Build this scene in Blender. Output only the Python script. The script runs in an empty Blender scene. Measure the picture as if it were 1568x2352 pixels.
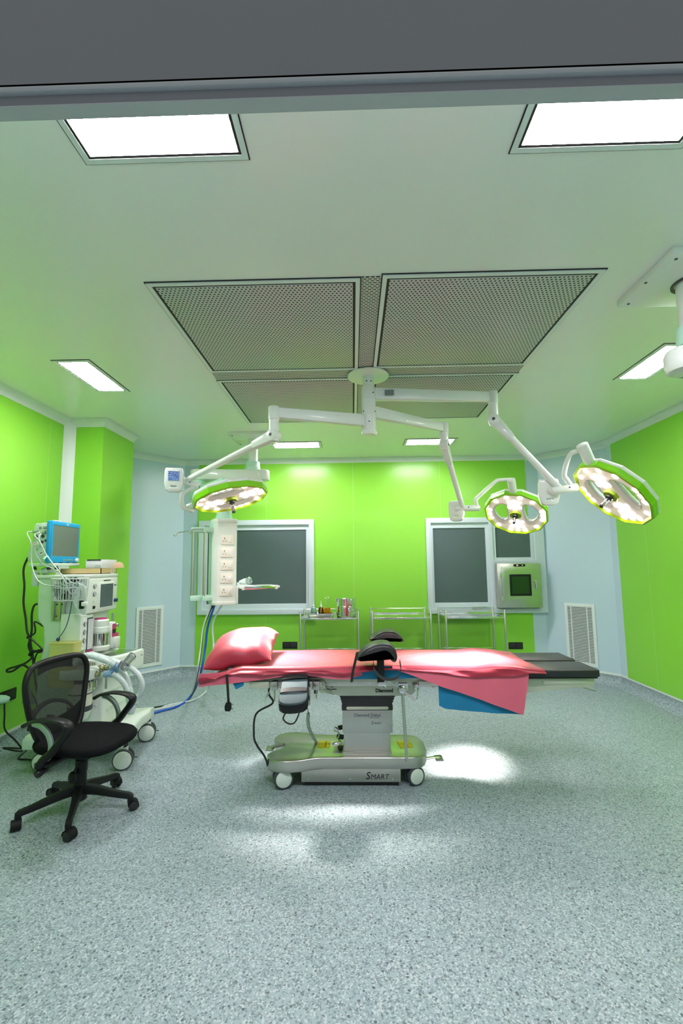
import bpy, bmesh, math, random
from mathutils import Vector, Matrix
import numpy as np

random.seed(7)
SC = bpy.context.scene
COL = SC.collection
PI = math.pi

# ------------------------------------------------------------------ camera
# metres, X right along the back wall, Y into the room, Z up; camera 1.40 m above the floor
_f = 1065.0
def _n(v):
    v = np.array(v, float); return v / np.linalg.norm(v)
_dY = _n((26, -120, _f))
_dZ = _n((-102, 9476, _f)); _dZ = _n(_dZ - _dZ.dot(_dY) * _dY)
_dX = -np.cross(_dY, _dZ)
if _dX[0] < 0: _dX = -_dX
CM = np.array([_dX, _dY, _dZ])
CAM_Z = 1.40
cam_d = bpy.data.cameras.new('camera')
cam = bpy.data.objects.new('camera', cam_d); COL.objects.link(cam)
cam_d.sensor_fit = 'AUTO'; cam_d.sensor_width = 36.0
cam_d.lens = _f / 2352.0 * 36.0
cam_d.clip_start = 0.02; cam_d.clip_end = 60
cam.matrix_world = Matrix(((CM[0][0], CM[0][1], -CM[0][2], 0),
                           (CM[1][0], CM[1][1], -CM[1][2], 0),
                           (CM[2][0], CM[2][1], -CM[2][2], CAM_Z), (0, 0, 0, 1)))
SC.camera = cam

def _ray(px, py): return CM @ np.array([px - 784.0, 1176.0 - py, _f])
def at(px, py, Y):
    """the place in the room, Y metres ahead, that the photo shows at (px, py)"""
    r = _ray(px, py); return Vector((r[0] / r[1] * Y, Y, CAM_Z + r[2] / r[1] * Y))
def atz(px, py, z):
    r = _ray(px, py); k = (z - CAM_Z) / r[2]; return Vector((r[0] * k, r[1] * k, z))
def atx(px, py, x):
    r = _ray(px, py); k = x / r[0]; return Vector((x, r[1] * k, CAM_Z + r[2] * k))

# ------------------------------------------------------------------ world, exposure, light levels
PANEL_E = 76.0       # ceiling panel emission
SURG_W = 14.0        # watts of one surgical lamp
LED_E = 40.0
w = bpy.data.worlds.new('world'); SC.world = w; w.use_nodes = True
w.node_tree.nodes['Background'].inputs[0].default_value = (.74, .77, .76, 1)
w.node_tree.nodes['Background'].inputs[1].default_value = 0.46
SC.view_settings.view_transform = 'Standard'
SC.view_settings.look = 'None'
SC.view_settings.gamma = 1.0
SC.view_settings.use_curve_mapping = False
SC.view_settings.exposure = 0.0
try:
    SC.cycles.sample_clamp_indirect = 6.0
    SC.cycles.caustics_reflective = False
    SC.cycles.max_bounces = 10
    SC.cycles.diffuse_bounces = 6
except Exception:
    pass

# ------------------------------------------------------------------ materials
MATS = {}
def srgb(r, g, b):
    def c(u):
        u /= 255.0
        return u / 12.92 if u <= .04045 else ((u + .055) / 1.055) ** 2.4
    return (c(r), c(g), c(b), 1)
class NT:
    def __init__(s, name):
        s.m = bpy.data.materials.new(name); s.m.use_nodes = True
        s.t = s.m.node_tree; s.b = s.t.nodes['Principled BSDF']; s.out = s.t.nodes['Material Output']
    def n(s, typ, **kw):
        x = s.t.nodes.new(typ)
        for k, v in kw.items(): setattr(x, k, v)
        return x
    def l(s, a, b): s.t.links.new(a, b)
    def math(s, op, a, b=None, c=None):
        x = s.n('ShaderNodeMath', operation=op)
        for i, v in enumerate((a, b, c)):
            if v is None: continue
            if isinstance(v, (int, float)): x.inputs[i].default_value = v
            else: s.l(v, x.inputs[i])
        return x.outputs[0]
    def mix(s, fac, a, b):
        x = s.n('ShaderNodeMix', data_type='RGBA')
        if isinstance(fac, (int, float)): x.inputs[0].default_value = fac
        else: s.l(fac, x.inputs[0])
        for i, v in ((6, a), (7, b)):
            if isinstance(v, tuple): x.inputs[i].default_value = v
            else: s.l(v, x.inputs[i])
        return x.outputs[2]
    def coord(s):
        return s.n('ShaderNodeTexCoord').outputs['Object']
    def noise(s, scale, detail=2, vec=None):
        x = s.n('ShaderNodeTexNoise'); x.inputs['Scale'].default_value = scale; x.inputs['Detail'].default_value = detail
        s.l(vec if vec is not None else s.coord(), x.inputs['Vector']); return x.outputs['Fac']
def mat(name, col, rough=.5, metal=0.0, spec=.5, var=.04, vscale=6.0, coat=0.0, bump=0.0, bscale=200.0):
    """plain procedural surface with a little noise in roughness and tone"""
    k = NT(name); b = k.b
    b.inputs['Metallic'].default_value = metal
    b.inputs['Specular IOR Level'].default_value = spec
    b.inputs['Coat Weight'].default_value = coat
    no = k.noise(vscale, 3)
    c2 = tuple(max(0, min(1, x * (1 - 2 * var))) for x in col[:3]) + (1,)
    c1 = tuple(max(0, min(1, x * (1 + 2 * var))) for x in col[:3]) + (1,)
    k.l(k.mix(no, c2, c1), b.inputs['Base Color'])
    k.l(k.math('MULTIPLY_ADD', no, .10, max(.02, rough - .05)), b.inputs['Roughness'])
    if bump:
        bp = k.n('ShaderNodeBump'); bp.inputs['Strength'].default_value = bump; bp.inputs['Distance'].default_value = .002
        k.l(k.noise(bscale, 2), bp.inputs['Height']); k.l(bp.outputs[0], b.inputs['Normal'])
    MATS[name] = k.m; return k.m
def emit(name, col, s):
    k = NT(name)
    k.b.inputs['Base Color'].default_value = (.8, .8, .8, 1)
    k.b.inputs['Emission Color'].default_value = col
    k.b.inputs['Emission Strength'].default_value = s
    MATS[name] = k.m; return k.m
def glass(name, col, rough=.05, trans=1.0, alpha=1.0, ior=1.45):
    k = NT(name); b = k.b
    b.inputs['Base Color'].default_value = col; b.inputs['Roughness'].default_value = rough
    b.inputs['Transmission Weight'].default_value = trans; b.inputs['IOR'].default_value = ior
    b.inputs['Alpha'].default_value = alpha
    MATS[name] = k.m; return k.m

GREEN = srgb(141, 211, 66)
WHITE = srgb(192, 213, 226)
def panel_wall(name, col, pitch, off, axis, rough):
    """laminated wall panels: satin face with hairline joints every `pitch` metres along the axis"""
    k = NT(name); b = k.b
    sep = k.n('ShaderNodeSeparateXYZ'); k.l(k.coord(), sep.inputs[0])
    v = k.math('DIVIDE', k.math('ADD', sep.outputs[axis], off), pitch)
    d = k.math('ABSOLUTE', k.math('SUBTRACT', k.math('FRACT', v), .5))
    seam = k.math('LESS_THAN', d, .0022 / pitch)
    no = k.noise(.9, 2)
    c1 = tuple(x * 1.05 for x in col[:3]) + (1,); c2 = tuple(x * .95 for x in col[:3]) + (1,)
    base = k.mix(no, c2, c1)
    k.l(k.mix(k.math('MULTIPLY', seam, .35), base, (.75, .85, .6, 1)), b.inputs['Base Color'])
    b.inputs['Roughness'].default_value = rough
    bp = k.n('ShaderNodeBump'); bp.inputs['Strength'].default_value = .012; bp.inputs['Distance'].default_value = .01
    k.l(k.noise(3.0, 1), bp.inputs['Height']); k.l(bp.outputs[0], b.inputs['Normal'])
    MATS[name] = k.m
panel_wall('green_back', GREEN, 1.15, .56, 0, .28)
panel_wall('green_left', GREEN, 1.15, .0, 1, .30)
panel_wall('green_right', GREEN, 1.15, .35, 1, .34)
panel_wall('white_wall', WHITE, 50, .0, 0, .35)
mat('white_trim', srgb(226, 232, 232), .45, var=.01)
mat('ceiling_paint', srgb(243, 244, 241), .24, var=.015, vscale=.8)
mat('corridor_paint', srgb(168, 178, 190), .55, var=.02)
mat('pale_lit_frame', srgb(206, 212, 216), .4, var=.02)
mat('header_paint', srgb(150, 154, 160), .5, var=.02)

def floor_mat():
    k = NT('speckled_vinyl'); b = k.b
    co = k.coord()
    base = k.mix(k.noise(.8, 3), srgb(145, 161, 169), srgb(156, 171, 179))
    v = k.n('ShaderNodeTexVoronoi'); v.inputs['Scale'].default_value = 170; k.l(co, v.inputs['Vector'])
    sp = k.n('ShaderNodeSeparateColor'); k.l(v.outputs['Color'], sp.inputs[0])
    dark = k.math('LESS_THAN', sp.outputs[0], .20)
    light = k.math('GREATER_THAN', sp.outputs[1], .80)
    mid = k.math('LESS_THAN', sp.outputs[2], .22)
    c = k.mix(k.math('MULTIPLY', mid, .55), base, srgb(118, 134, 142))
    c = k.mix(k.math('MULTIPLY', light, .6), c, srgb(198, 206, 210))
    c = k.mix(k.math('MULTIPLY', dark, .6), c, srgb(78, 92, 98))
    v2 = k.n('ShaderNodeTexVoronoi'); v2.inputs['Scale'].default_value = 60; k.l(co, v2.inputs['Vector'])
    s2 = k.n('ShaderNodeSeparateColor'); k.l(v2.outputs['Color'], s2.inputs[0])
    spot = k.math('MULTIPLY', k.math('LESS_THAN', v2.outputs['Distance'], .30), k.math('LESS_THAN', s2.outputs[0], .16))
    c = k.mix(k.math('MULTIPLY', spot, .8), c, srgb(62, 72, 78))
    k.l(c, b.inputs['Base Color'])
    k.l(k.math('MULTIPLY_ADD', k.noise(2.2, 3), .12, .40), b.inputs['Roughness'])
    b.inputs['Specular IOR Level'].default_value = .35
    MATS['floor'] = k.m
floor_mat()
def perforated(name, a, bb, rx, ry, round_=True, base=srgb(196, 198, 194)):
    """sheet metal with staggered holes; holes are dark because the plenum behind is dark"""
    k = NT(name); b = k.b
    sep = k.n('ShaderNodeSeparateXYZ'); k.l(k.coord(), sep.inputs[0])
    x = k.math('DIVIDE', sep.outputs[0], a); y = k.math('DIVIDE', sep.outputs[1], bb)
    res = []
    for o in (0.0, .5):
        fx = k.math('MULTIPLY', k.math('SUBTRACT', k.math('FRACT', k.math('ADD', x, o)), .5), a / rx)
        fy = k.math('MULTIPLY', k.math('SUBTRACT', k.math('FRACT', k.math('ADD', y, o)), .5), bb / ry)
        if round_:
            d = k.math('ADD', k.math('MULTIPLY', fx, fx), k.math('MULTIPLY', fy, fy))
        else:
            d = k.math('MAXIMUM', k.math('ABSOLUTE', fx), k.math('ABSOLUTE', fy))
        res.append(d)
    hole = k.math('LESS_THAN', k.math('MINIMUM', *res), 1.0)
    k.l(k.mix(hole, base, (.012, .014, .013, 1)), b.inputs['Base Color'])
    b.inputs['Roughness'].default_value = .45
    b.inputs['Specular IOR Level'].default_value = .4
    MATS[name] = k.m
perforated('perforated_plate', .0215, .0372, .0052, .0052)
perforated('slotted_plate', .026, .030, .0085, .0036, False)

mat('black_gap', (.008, .009, .009, 1), .6)
mat('white_enamel', srgb(228, 232, 228), .32, var=.01, coat=.3)
mat('mint_plastic', srgb(190, 228, 212), .4, var=.01)
mat('machine_white', srgb(226, 234, 226), .35, var=.01)
mat('machine_side', srgb(206, 224, 212), .38, var=.01)
mat('lamp_green', srgb(128, 208, 20), .3, var=.01, coat=.4)
mat('lamp_olive', srgb(140, 172, 20), .35, var=.01)
mat('lamp_face', srgb(224, 205, 190), .3, var=.02, coat=.4)
_lf = MATS['lamp_face'].node_tree.nodes['Principled BSDF']           # frosted lens lit from inside by its diodes
_lf.inputs['Emission Color'].default_value = (1, .84, .74, 1); _lf.inputs['Emission Strength'].default_value = .28
mat('black_plastic', (.009, .0098, .011, 1), .42, spec=.3, var=.1)
mat('black_rubber', (.018, .019, .021, 1), .6, var=.1)
mat('dark_grey_plastic', srgb(62, 68, 72), .5)
mat('leather_black', (.017, .017, .019, 1), .38, var=.1, bump=.25, bscale=350)
mat('vinyl_black', (.022, .023, .026, 1), .42, var=.1, bump=.1, bscale=500)
mat('seat_fabric', (.006, .0066, .008, 1), .85, spec=.12, var=.1, bump=.5, bscale=900)
mat('armboard_grey', srgb(74, 90, 96), .7, spec=.25, var=.03)
mat('chrome', (.82, .83, .83, 1), .10, 1.0, var=.01)
mat('silver_paint', srgb(186, 196, 192), .32, .85, var=.01)
mat('cream_metal', srgb(206, 208, 190), .4, .3, var=.02)
mat('brass_nickel', srgb(196, 188, 160), .25, 1.0)
mat('monitor_blue', srgb(18, 160, 214), .38, var=.02)
mat('cable_white', srgb(205, 214, 214), .45)
mat('cable_blue', srgb(10, 84, 190), .4)
mat('cable_black', (.01, .011, .012, 1), .45)
mat('hose_white', srgb(214, 226, 226), .35)
mat('hose_cuff', srgb(150, 184, 230), .4)
mat('cardboard', srgb(206, 180, 128), .8, var=.05)
mat('paper_white', srgb(232, 232, 234), .6)
mat('pink_label', srgb(190, 60, 120), .5)
mat('navy_knob', srgb(40, 50, 110), .4)
mat('yellow_sticker', srgb(216, 222, 20), .5)
mat('red_print', srgb(190, 40, 30), .5)
mat('dark_print', (.02, .02, .022, 1), .5)
mat('grey_print', srgb(110, 120, 122), .5)
mat('socket_cream', srgb(232, 226, 216), .35, var=.01)
mat('pink_drape', srgb(226, 104, 128), .75, var=.03)
mat('blue_drape', srgb(22, 122, 168), .75, var=.05)
mat('screen_off', srgb(108, 122, 112), .25, var=.03)
mat('screen_slate', srgb(84, 100, 104), .22, var=.03)
mat('granules', srgb(222, 220, 205), .8, var=.15, vscale=180)
mat('window_blind', srgb(80, 98, 98), .32, var=.05, vscale=2.0)
mat('upvc', srgb(208, 220, 226), .35, var=.01)
mat('hatch_glass', (.012, .045, .014, 1), .08)
mat('tan_vinyl', srgb(222, 190, 150), .7)
emit('light_panel', (1, .945, 1.0, 1), PANEL_E)
emit('led_glow', (1, .93, .84, 1), LED_E)
emit('red_digits', (1, .12, .08, 1), 1.5)
emit('green_dot', (.6, 1, .1, 1), 1.2)
glass('clear_plastic', (.92, .96, .96, 1), .08)
glass('smoked_plastic', (.62, .6, .66, 1), .06)
glass('yellow_plastic', (.90, .84, .28, 1), .2, .25, .62)
glass('amber_liquid', srgb(232, 150, 8), .05, .7, ior=1.33)
glass('brown_glass', srgb(120, 62, 10), .06, .55)
glass('aqua_bottle', srgb(196, 226, 226), .12, .7)
mat('aqua_liquid', srgb(120, 200, 214), .3)

def brushed(name, col, rough, axis=0, amt=.10):
    k = NT(name); b = k.b; b.inputs['Metallic'].default_value = 1.0
    mp = k.n('ShaderNodeMapping'); sc = [60, 60, 60]; sc[axis] = 1.2
    mp.inputs['Scale'].default_value = sc; k.l(k.coord(), mp.inputs[0])
    no = k.noise(8, 3, mp.outputs[0])
    k.l(k.mix(no, tuple(x * .92 for x in col[:3]) + (1,), tuple(min(1, x * 1.06) for x in col[:3]) + (1,)), b.inputs['Base Color'])
    k.l(k.math('MULTIPLY_ADD', no, amt, rough - amt / 2), b.inputs['Roughness'])
    MATS[name] = k.m
brushed('brushed_steel', (.64, .62, .57, 1), .30)
brushed('satin_steel', (.60, .60, .57, 1), .34, 2)
brushed('polished_steel', (.78, .80, .79, 1), .14, 0, .04)
brushed('worktop_steel', (.56, .58, .56, 1), .22, 0, .05)
brushed('hatch_steel', (.60, .60, .54, 1), .30, 2)

def screen_ui():
    k = NT('touch_screen'); b = k.b
    sep = k.n('ShaderNodeSeparateXYZ'); k.l(k.coord(), sep.inputs[0])
    z = k.math('FRACT', k.math('MULTIPLY', sep.outputs[2], 62))
    line = k.math('GREATER_THAN', z, .72)
    x = k.noise(90, 1)
    on = k.math('MULTIPLY', line, k.math('GREATER_THAN', x, .47))
    c = k.mix(k.noise(14, 1), (.012, .05, .22, 1), (.03, .16, .42, 1))
    c = k.mix(k.math('MULTIPLY', on, .85), c, (.45, .6, .85, 1))
    b.inputs['Base Color'].default_value = (.02, .03, .06, 1); b.inputs['Roughness'].default_value = .2
    k.l(c, b.inputs['Emission Color']); b.inputs['Emission Strength'].default_value = .9
    MATS['touch_screen'] = k.m
screen_ui()
def satin_cloth():
    k = NT('red_satin'); b = k.b
    sep = k.n('ShaderNodeSeparateXYZ'); k.l(k.coord(), sep.inputs[0])
    st = k.math('FRACT', k.math('MULTIPLY', sep.outputs[0], 68))
    band = k.math('LESS_THAN', st, .5)
    base = k.mix(k.noise(5, 3), srgb(164, 32, 58), srgb(174, 38, 64))
    k.l(k.mix(k.math('MULTIPLY', band, .16), base, srgb(214, 90, 108)), b.inputs['Base Color'])
    k.l(k.math('MULTIPLY_ADD', band, -.08, .48), b.inputs['Roughness'])
    b.inputs['Sheen Weight'].default_value = .28; b.inputs['Sheen Roughness'].default_value = .4
    bp = k.n('ShaderNodeBump'); bp.inputs['Strength'].default_value = .25; bp.inputs['Distance'].default_value = .004
    k.l(k.noise(11, 3), bp.inputs['Height']); k.l(bp.outputs[0], b.inputs['Normal'])
    MATS['red_satin'] = k.m
satin_cloth()
def mesh_back():
    k = NT('mesh_fabric'); b = k.b
    co = k.coord()
    sep = k.n('ShaderNodeSeparateXYZ'); k.l(co, sep.inputs[0])
    u = k.math('ADD', sep.outputs[1], sep.outputs[2]); v = k.math('SUBTRACT', sep.outputs[1], sep.outputs[2])
    a = k.math('ABSOLUTE', k.math('SUBTRACT', k.math('FRACT', k.math('MULTIPLY', u, 210)), .5))
    c = k.math('ABSOLUTE', k.math('SUBTRACT', k.math('FRACT', k.math('MULTIPLY', v, 210)), .5))
    hole = k.math('LESS_THAN', k.math('MAXIMUM', a, c), .20)
    b.inputs['Base Color'].default_value = (.010, .011, .012, 1); b.inputs['Roughness'].default_value = .8
    k.l(k.math('SUBTRACT', 1.0, k.math('MULTIPLY', hole, .92)), b.inputs['Alpha'])
    MATS['mesh_fabric'] = k.m
mesh_back()

# ------------------------------------------------------------------ mesh helpers
class MB:
    def __init__(s): s.bm = bmesh.new(); s.slots = []; s.mi = 0
    def use(s, m):
        if m not in s.slots: s.slots.append(m)
        s.mi = s.slots.index(m); return s
    def _join(s, t, M=None):
        for f in t.faces: f.material_index = s.mi
        if M is not None: bmesh.ops.transform(t, matrix=M, verts=t.verts)
        me = bpy.data.meshes.new('tmp'); t.to_mesh(me); t.free()
        s.bm.from_mesh(me); bpy.data.meshes.remove(me); return s
    def mesh(s, me, M=None):
        t = bmesh.new(); t.from_mesh(me); return s._join(t, M)
    def box(s, x0, x1, y0, y1, z0, z1, bev=0, seg=2, M=None):
        t = bmesh.new()
        v = [t.verts.new((x, y, z)) for z in (z0, z1) for y in (y0, y1) for x in (x0, x1)]
        for q in ((0, 2, 3, 1), (4, 5, 7, 6), (0, 1, 5, 4), (2, 6, 7, 3), (0, 4, 6, 2), (1, 3, 7, 5)):
            t.faces.new([v[i] for i in q])
        if bev: bmesh.ops.bevel(t, geom=t.edges[:], offset=bev, segments=seg, affect='EDGES', clamp_overlap=True, profile=.5)
        return s._join(t, M)
    def beam(s, p0, p1, w, h, bev=0, up=(0, 0, 1), w1=None, h1=None):
        """box from p0 to p1, w wide and h tall, tapering to w1, h1"""
        p0, p1 = Vector(p0), Vector(p1); d = p1 - p0; L = d.length; d.normalize()
        up = Vector(up); x = d.cross(up); x.normalize(); u = x.cross(d)
        w1 = w if w1 is None else w1; h1 = h if h1 is None else h1
        t = bmesh.new()
        v = []
        for k, (ww, hh) in ((0, (w, h)), (1, (w1, h1))):
            c = p0 + d * (L * k)
            v += [t.verts.new(c + x * (a * ww / 2) + u * (b * hh / 2)) for a, b in ((-1, -1), (1, -1), (1, 1), (-1, 1))]
        for q in ((0, 1, 2, 3), (7, 6, 5, 4), (0, 4, 5, 1), (1, 5, 6, 2), (2, 6, 7, 3), (3, 7, 4, 0)):
            t.faces.new([v[i] for i in q])
        bmesh.ops.recalc_face_normals(t, faces=t.faces[:])
        if bev: bmesh.ops.bevel(t, geom=t.edges[:], offset=bev, segments=2, affect='EDGES', clamp_overlap=True, profile=.5)
        return s._join(t)
    def cyl(s, p0, p1, r, r1=None, seg=24, bev=0):
        p0, p1 = Vector(p0), Vector(p1); d = p1 - p0
        r1 = r if r1 is None else r1
        pr = [(0, 0), (r, 0), (r1, d.length), (0, d.length)]
        if bev: pr = [(0, 0), (r - bev, 0), (r - bev * .3, bev * .3), (r, bev), (r1, d.length - bev), (r1 - bev * .3, d.length - bev * .3), (r1 - bev, d.length), (0, d.length)]
        return s.lathe(pr, p0, d, seg)
    def lathe(s, prof, o=(0, 0, 0), axis=(0, 0, 1), seg=32, rot=0.0, M=None):
        t = bmesh.new(); rings = []
        for r, z in prof:
            if r < 1e-6: rings.append([t.verts.new((0, 0, z))])
            else: rings.append([t.verts.new((r * math.cos(rot + 2 * PI * i / seg), r * math.sin(rot + 2 * PI * i / seg), z)) for i in range(seg)])
        for a, b in zip(rings, rings[1:]):
            for i in range(seg):
                j = (i + 1) % seg
                q = [a[i % len(a)], a[j % len(a)], b[j % len(b)], b[i % len(b)]]
                u = []
                for x in q:
                    if x not in u: u.append(x)
                if len(u) > 2: t.faces.new(u)
        bmesh.ops.recalc_face_normals(t, faces=t.faces[:])
        q = Vector((0, 0, 1)).rotation_difference(Vector(axis))
        MM = Matrix.Translation(Vector(o)) @ q.to_matrix().to_4x4()
        if M is not None: MM = M @ MM
        return s._join(t, MM)
    def ball(s, c, r, sx=1, sy=1, sz=1, u=20, v=12, M=None):
        t = bmesh.new(); bmesh.ops.create_uvsphere(t, u_segments=u, v_segments=v, radius=r)
        MM = Matrix.Translation(Vector(c)) @ Matrix.Diagonal((sx, sy, sz, 1))
        if M is not None: MM = M @ MM
        return s._join(t, MM)
    def tube(s, pts, r, seg=10, sub=6, closed=False, rf=None, flat=1.0, n=None):
        """round tube along a smoothed line through pts; rf(i, n) may scale the radius"""
        P = smooth(pts, sub, closed) if sub > 1 else [Vector(p) for p in pts]
        t = bmesh.new(); rings = []; N = len(P); up = None
        for i, p in enumerate(P):
            a = P[(i - 1) % N] if (closed or i > 0) else p
            b = P[(i + 1) % N] if (closed or i < N - 1) else p
            d = (b - a).normalized()
            if up is None:
                up = Vector((0, 0, 1)) if abs(d.z) < .9 else Vector((1, 0, 0))
                if n is not None: up = Vector(n)
            x = d.cross(up); x.normalize(); up = x.cross(d); up.normalize()
            rr = r * (rf(i, N) if rf else 1)
            rings.append([t.verts.new(p + (x * math.cos(2 * PI * k / seg) + up * math.sin(2 * PI * k / seg) * flat) * rr) for k in range(seg)])
        M_ = N if closed else N - 1
        for i in range(M_):
            a, b = rings[i], rings[(i + 1) % N]
            for k in range(seg): t.faces.new((a[k], a[(k + 1) % seg], b[(k + 1) % seg], b[k]))
        if not closed:
            t.faces.new(rings[0][::-1]); t.faces.new(rings[-1])
        bmesh.ops.recalc_face_normals(t, faces=t.faces[:])
        return s._join(t)
    def prism(s, poly, M, d, bev=0, seg=2):
        """outline in the XY plane of M, extruded d along its Z"""
        t = bmesh.new()
        a = [t.verts.new((p[0], p[1], 0)) for p in poly]; b = [t.verts.new((p[0], p[1], d)) for p in poly]
        t.faces.new(a[::-1]); t.faces.new(b); N = len(a)
        for i in range(N): t.faces.new((a[i], a[(i + 1) % N], b[(i + 1) % N], b[i]))
        bmesh.ops.recalc_face_normals(t, faces=t.faces[:])
        if bev:
            es = [e for e in t.edges if abs(e.verts[0].co.z - e.verts[1].co.z) < 1e-6]
            bmesh.ops.bevel(t, geom=es, offset=bev, segments=seg, affect='EDGES', clamp_overlap=True, profile=.5)
        return s._join(t, M)
    def grid(s, P, thick=0, closed_u=False):
        """surface through a grid of points P[i][j], given thickness along its normals"""
        t = bmesh.new(); V = [[t.verts.new(p) for p in row] for row in P]
        n = len(V)
        for i in range(n if closed_u else n - 1):
            for j in range(len(V[0]) - 1):
                t.faces.new((V[i][j], V[i][j + 1], V[(i + 1) % n][j + 1], V[(i + 1) % n][j]))
        bmesh.ops.recalc_face_normals(t, faces=t.faces[:])
        if thick:
            bmesh.ops.solidify(t, geom=t.faces[:], thickness=thick)
        return s._join(t)
    def build(s, name, m=None, parent=None, world=True, sharp=35, subsurf=0):
        bm = s.bm
        bm.normal_update()
        for f in bm.faces: f.smooth = True
        a = math.radians(sharp)
        for e in bm.edges:
            if len(e.link_faces) == 2: e.smooth = e.calc_face_angle(0) < a
        me = bpy.data.meshes.new(name); bm.to_mesh(me); bm.free()
        o = bpy.data.objects.new(name, me); COL.objects.link(o)
        for q in (s.slots or [m]): me.materials.append(MATS[q])
        if m is not None and s.slots and len(s.slots) == 0: pass
        if parent is not None:
            o.parent = parent
            if world and parent.parent is None: o.location = -parent.location
        if subsurf:
            md = o.modifiers.new('Subsurf', 'SUBSURF'); md.levels = subsurf; md.render_levels = subsurf
        return o
def smooth(pts, sub, closed=False):
    P = [Vector(p) for p in pts]; N = len(P); out = []
    for i in range(N if closed else N - 1):
        p0 = P[(i - 1) % N] if (closed or i > 0) else P[0] * 2 - P[1]
        p1, p2 = P[i], P[(i + 1) % N]
        p3 = P[(i + 2) % N] if (closed or i < N - 2) else P[-1] * 2 - P[-2]
        for k in range(sub):
            t = k / sub
            out.append(.5 * ((2 * p1) + (p2 - p0) * t + (2 * p0 - 5 * p1 + 4 * p2 - p3) * t * t + (3 * p1 - p0 - 3 * p2 + p3) * t ** 3))
    if not closed: out.append(P[-1])
    return out
def rrect(w, h, r, k=4):
    """rounded rectangle outline centred on the origin"""
    out = []
    for cx, cy, a in ((w / 2 - r, h / 2 - r, 0), (-w / 2 + r, h / 2 - r, 90), (-w / 2 + r, -h / 2 + r, 180), (w / 2 - r, -h / 2 + r, 270)):
        for i in range(k + 1):
            t = math.radians(a + 90 * i / k); out.append((cx + r * math.cos(t), cy + r * math.sin(t)))
    return out
def plate_mesh(outer, holes, d, bevel=0.0):
    """flat plate with holes, from z=0 to z=d, as mesh data"""
    cu = bpy.data.curves.new('tmp', 'CURVE'); cu.dimensions = '2D'; cu.fill_mode = 'BOTH'
    for loop in [outer] + holes:
        sp = cu.splines.new('POLY'); sp.points.add(len(loop) - 1); sp.use_cyclic_u = True
        for p, q in zip(sp.points, loop): p.co = (q[0], q[1], 0, 1)
    cu.extrude = d / 2 - bevel; cu.bevel_depth = bevel; cu.bevel_resolution = 1
    o = bpy.data.objects.new('tmp', cu); COL.objects.link(o)
    bpy.context.view_layer.update()
    me = bpy.data.meshes.new_from_object(o.evaluated_get(bpy.context.evaluated_depsgraph_get()))
    bpy.data.objects.remove(o); bpy.data.curves.remove(cu)
    me.transform(Matrix.Translation((0, 0, d / 2)))
    t = bmesh.new(); t.from_mesh(me); bmesh.ops.remove_doubles(t, verts=t.verts[:], dist=1e-5); t.to_mesh(me); t.free()
    return me
def text_mesh(s, size, shear=0.0, thick=.0006, bold=0.0):
    cu = bpy.data.curves.new('tmp', 'FONT'); cu.body = s; cu.size = size; cu.shear = shear; cu.extrude = thick; cu.offset = bold
    cu.align_x = 'CENTER'; cu.align_y = 'CENTER'; cu.resolution_u = 3
    o = bpy.data.objects.new('tmp', cu); COL.objects.link(o); bpy.context.view_layer.update()
    me = bpy.data.meshes.new_from_object(o.evaluated_get(bpy.context.evaluated_depsgraph_get()))
    bpy.data.objects.remove(o); bpy.data.curves.remove(cu); return me
RX90 = Matrix.Rotation(PI / 2, 4, 'X')
def front_M(x, y, z): return Matrix.Translation((x, y, z)) @ RX90          # XY of the outline faces the camera side (-Y)
def frame_M(o, x, y):
    """frame with origin o, X along x and Y along y"""
    x = Vector(x).normalized(); y = Vector(y); z = x.cross(y).normalized(); y = z.cross(x)
    M = Matrix((x, y, z)).transposed().to_4x4(); M.translation = Vector(o); return M
def thing(name, label, cat, loc=(0, 0, 0), rz=0.0, group=None):
    o = bpy.data.objects.new(name, None); COL.objects.link(o)
    o.empty_display_size = .1; o.location = loc; o.rotation_euler = (0, 0, rz)
    return tag(o, label, cat, group)
def tag(o, label, cat, group=None, kind=None):
    o['label'] = label; o['category'] = cat
    if group: o['group'] = group
    if kind: o['kind'] = kind
    return o
def struct(o, label=None):
    o['kind'] = 'structure'
    if label: o['label'] = label
    return o
def dup_tree(root, loc, label, rz=None):
    r = root.copy(); COL.objects.link(r); r.location = loc; r['label'] = label
    if rz is not None: r.rotation_euler = (0, 0, rz)
    for ch in root.children:
        c = ch.copy(); COL.objects.link(c); c.parent = r
        for g in ch.children:
            d = g.copy(); COL.objects.link(d); d.parent = c
    return r
bpy.context.view_layer.update()
# ================================================================== the room
H = 2.81
YF = 0.80                                # room face of the wall the camera looks through
PLAN = [(-2.72, YF), (-2.72, 4.29), (-2.375, 4.29), (-2.375, 4.895), (-2.72, 4.895), (-2.72, 5.54), (-2.245, 6.10),
        (2.46, 6.10), (3.01, 5.48), (3.01, YF)]
SIDES = ['left', 'pillar_front', 'pillar_side', 'pillar_back', 'left_recess', 'back_left', 'back', 'back_right', 'right']
def inset(d):
    out = []; n = len(PLAN); P = [Vector(p) for p in PLAN]
    nr = []
    for i in range(n - 1):
        e = (P[i + 1] - P[i]).normalized(); nr.append(Vector((e.y, -e.x)))
    for i in range(n):
        if i == 0: out.append(P[0] + nr[0] * d)
        elif i == n - 1: out.append(P[-1] + nr[-1] * d)
        else:
            a, b = nr[i - 1], nr[i]; out.append(P[i] + (a + b) * (d / (1 + a.dot(b))))
    return out
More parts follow.
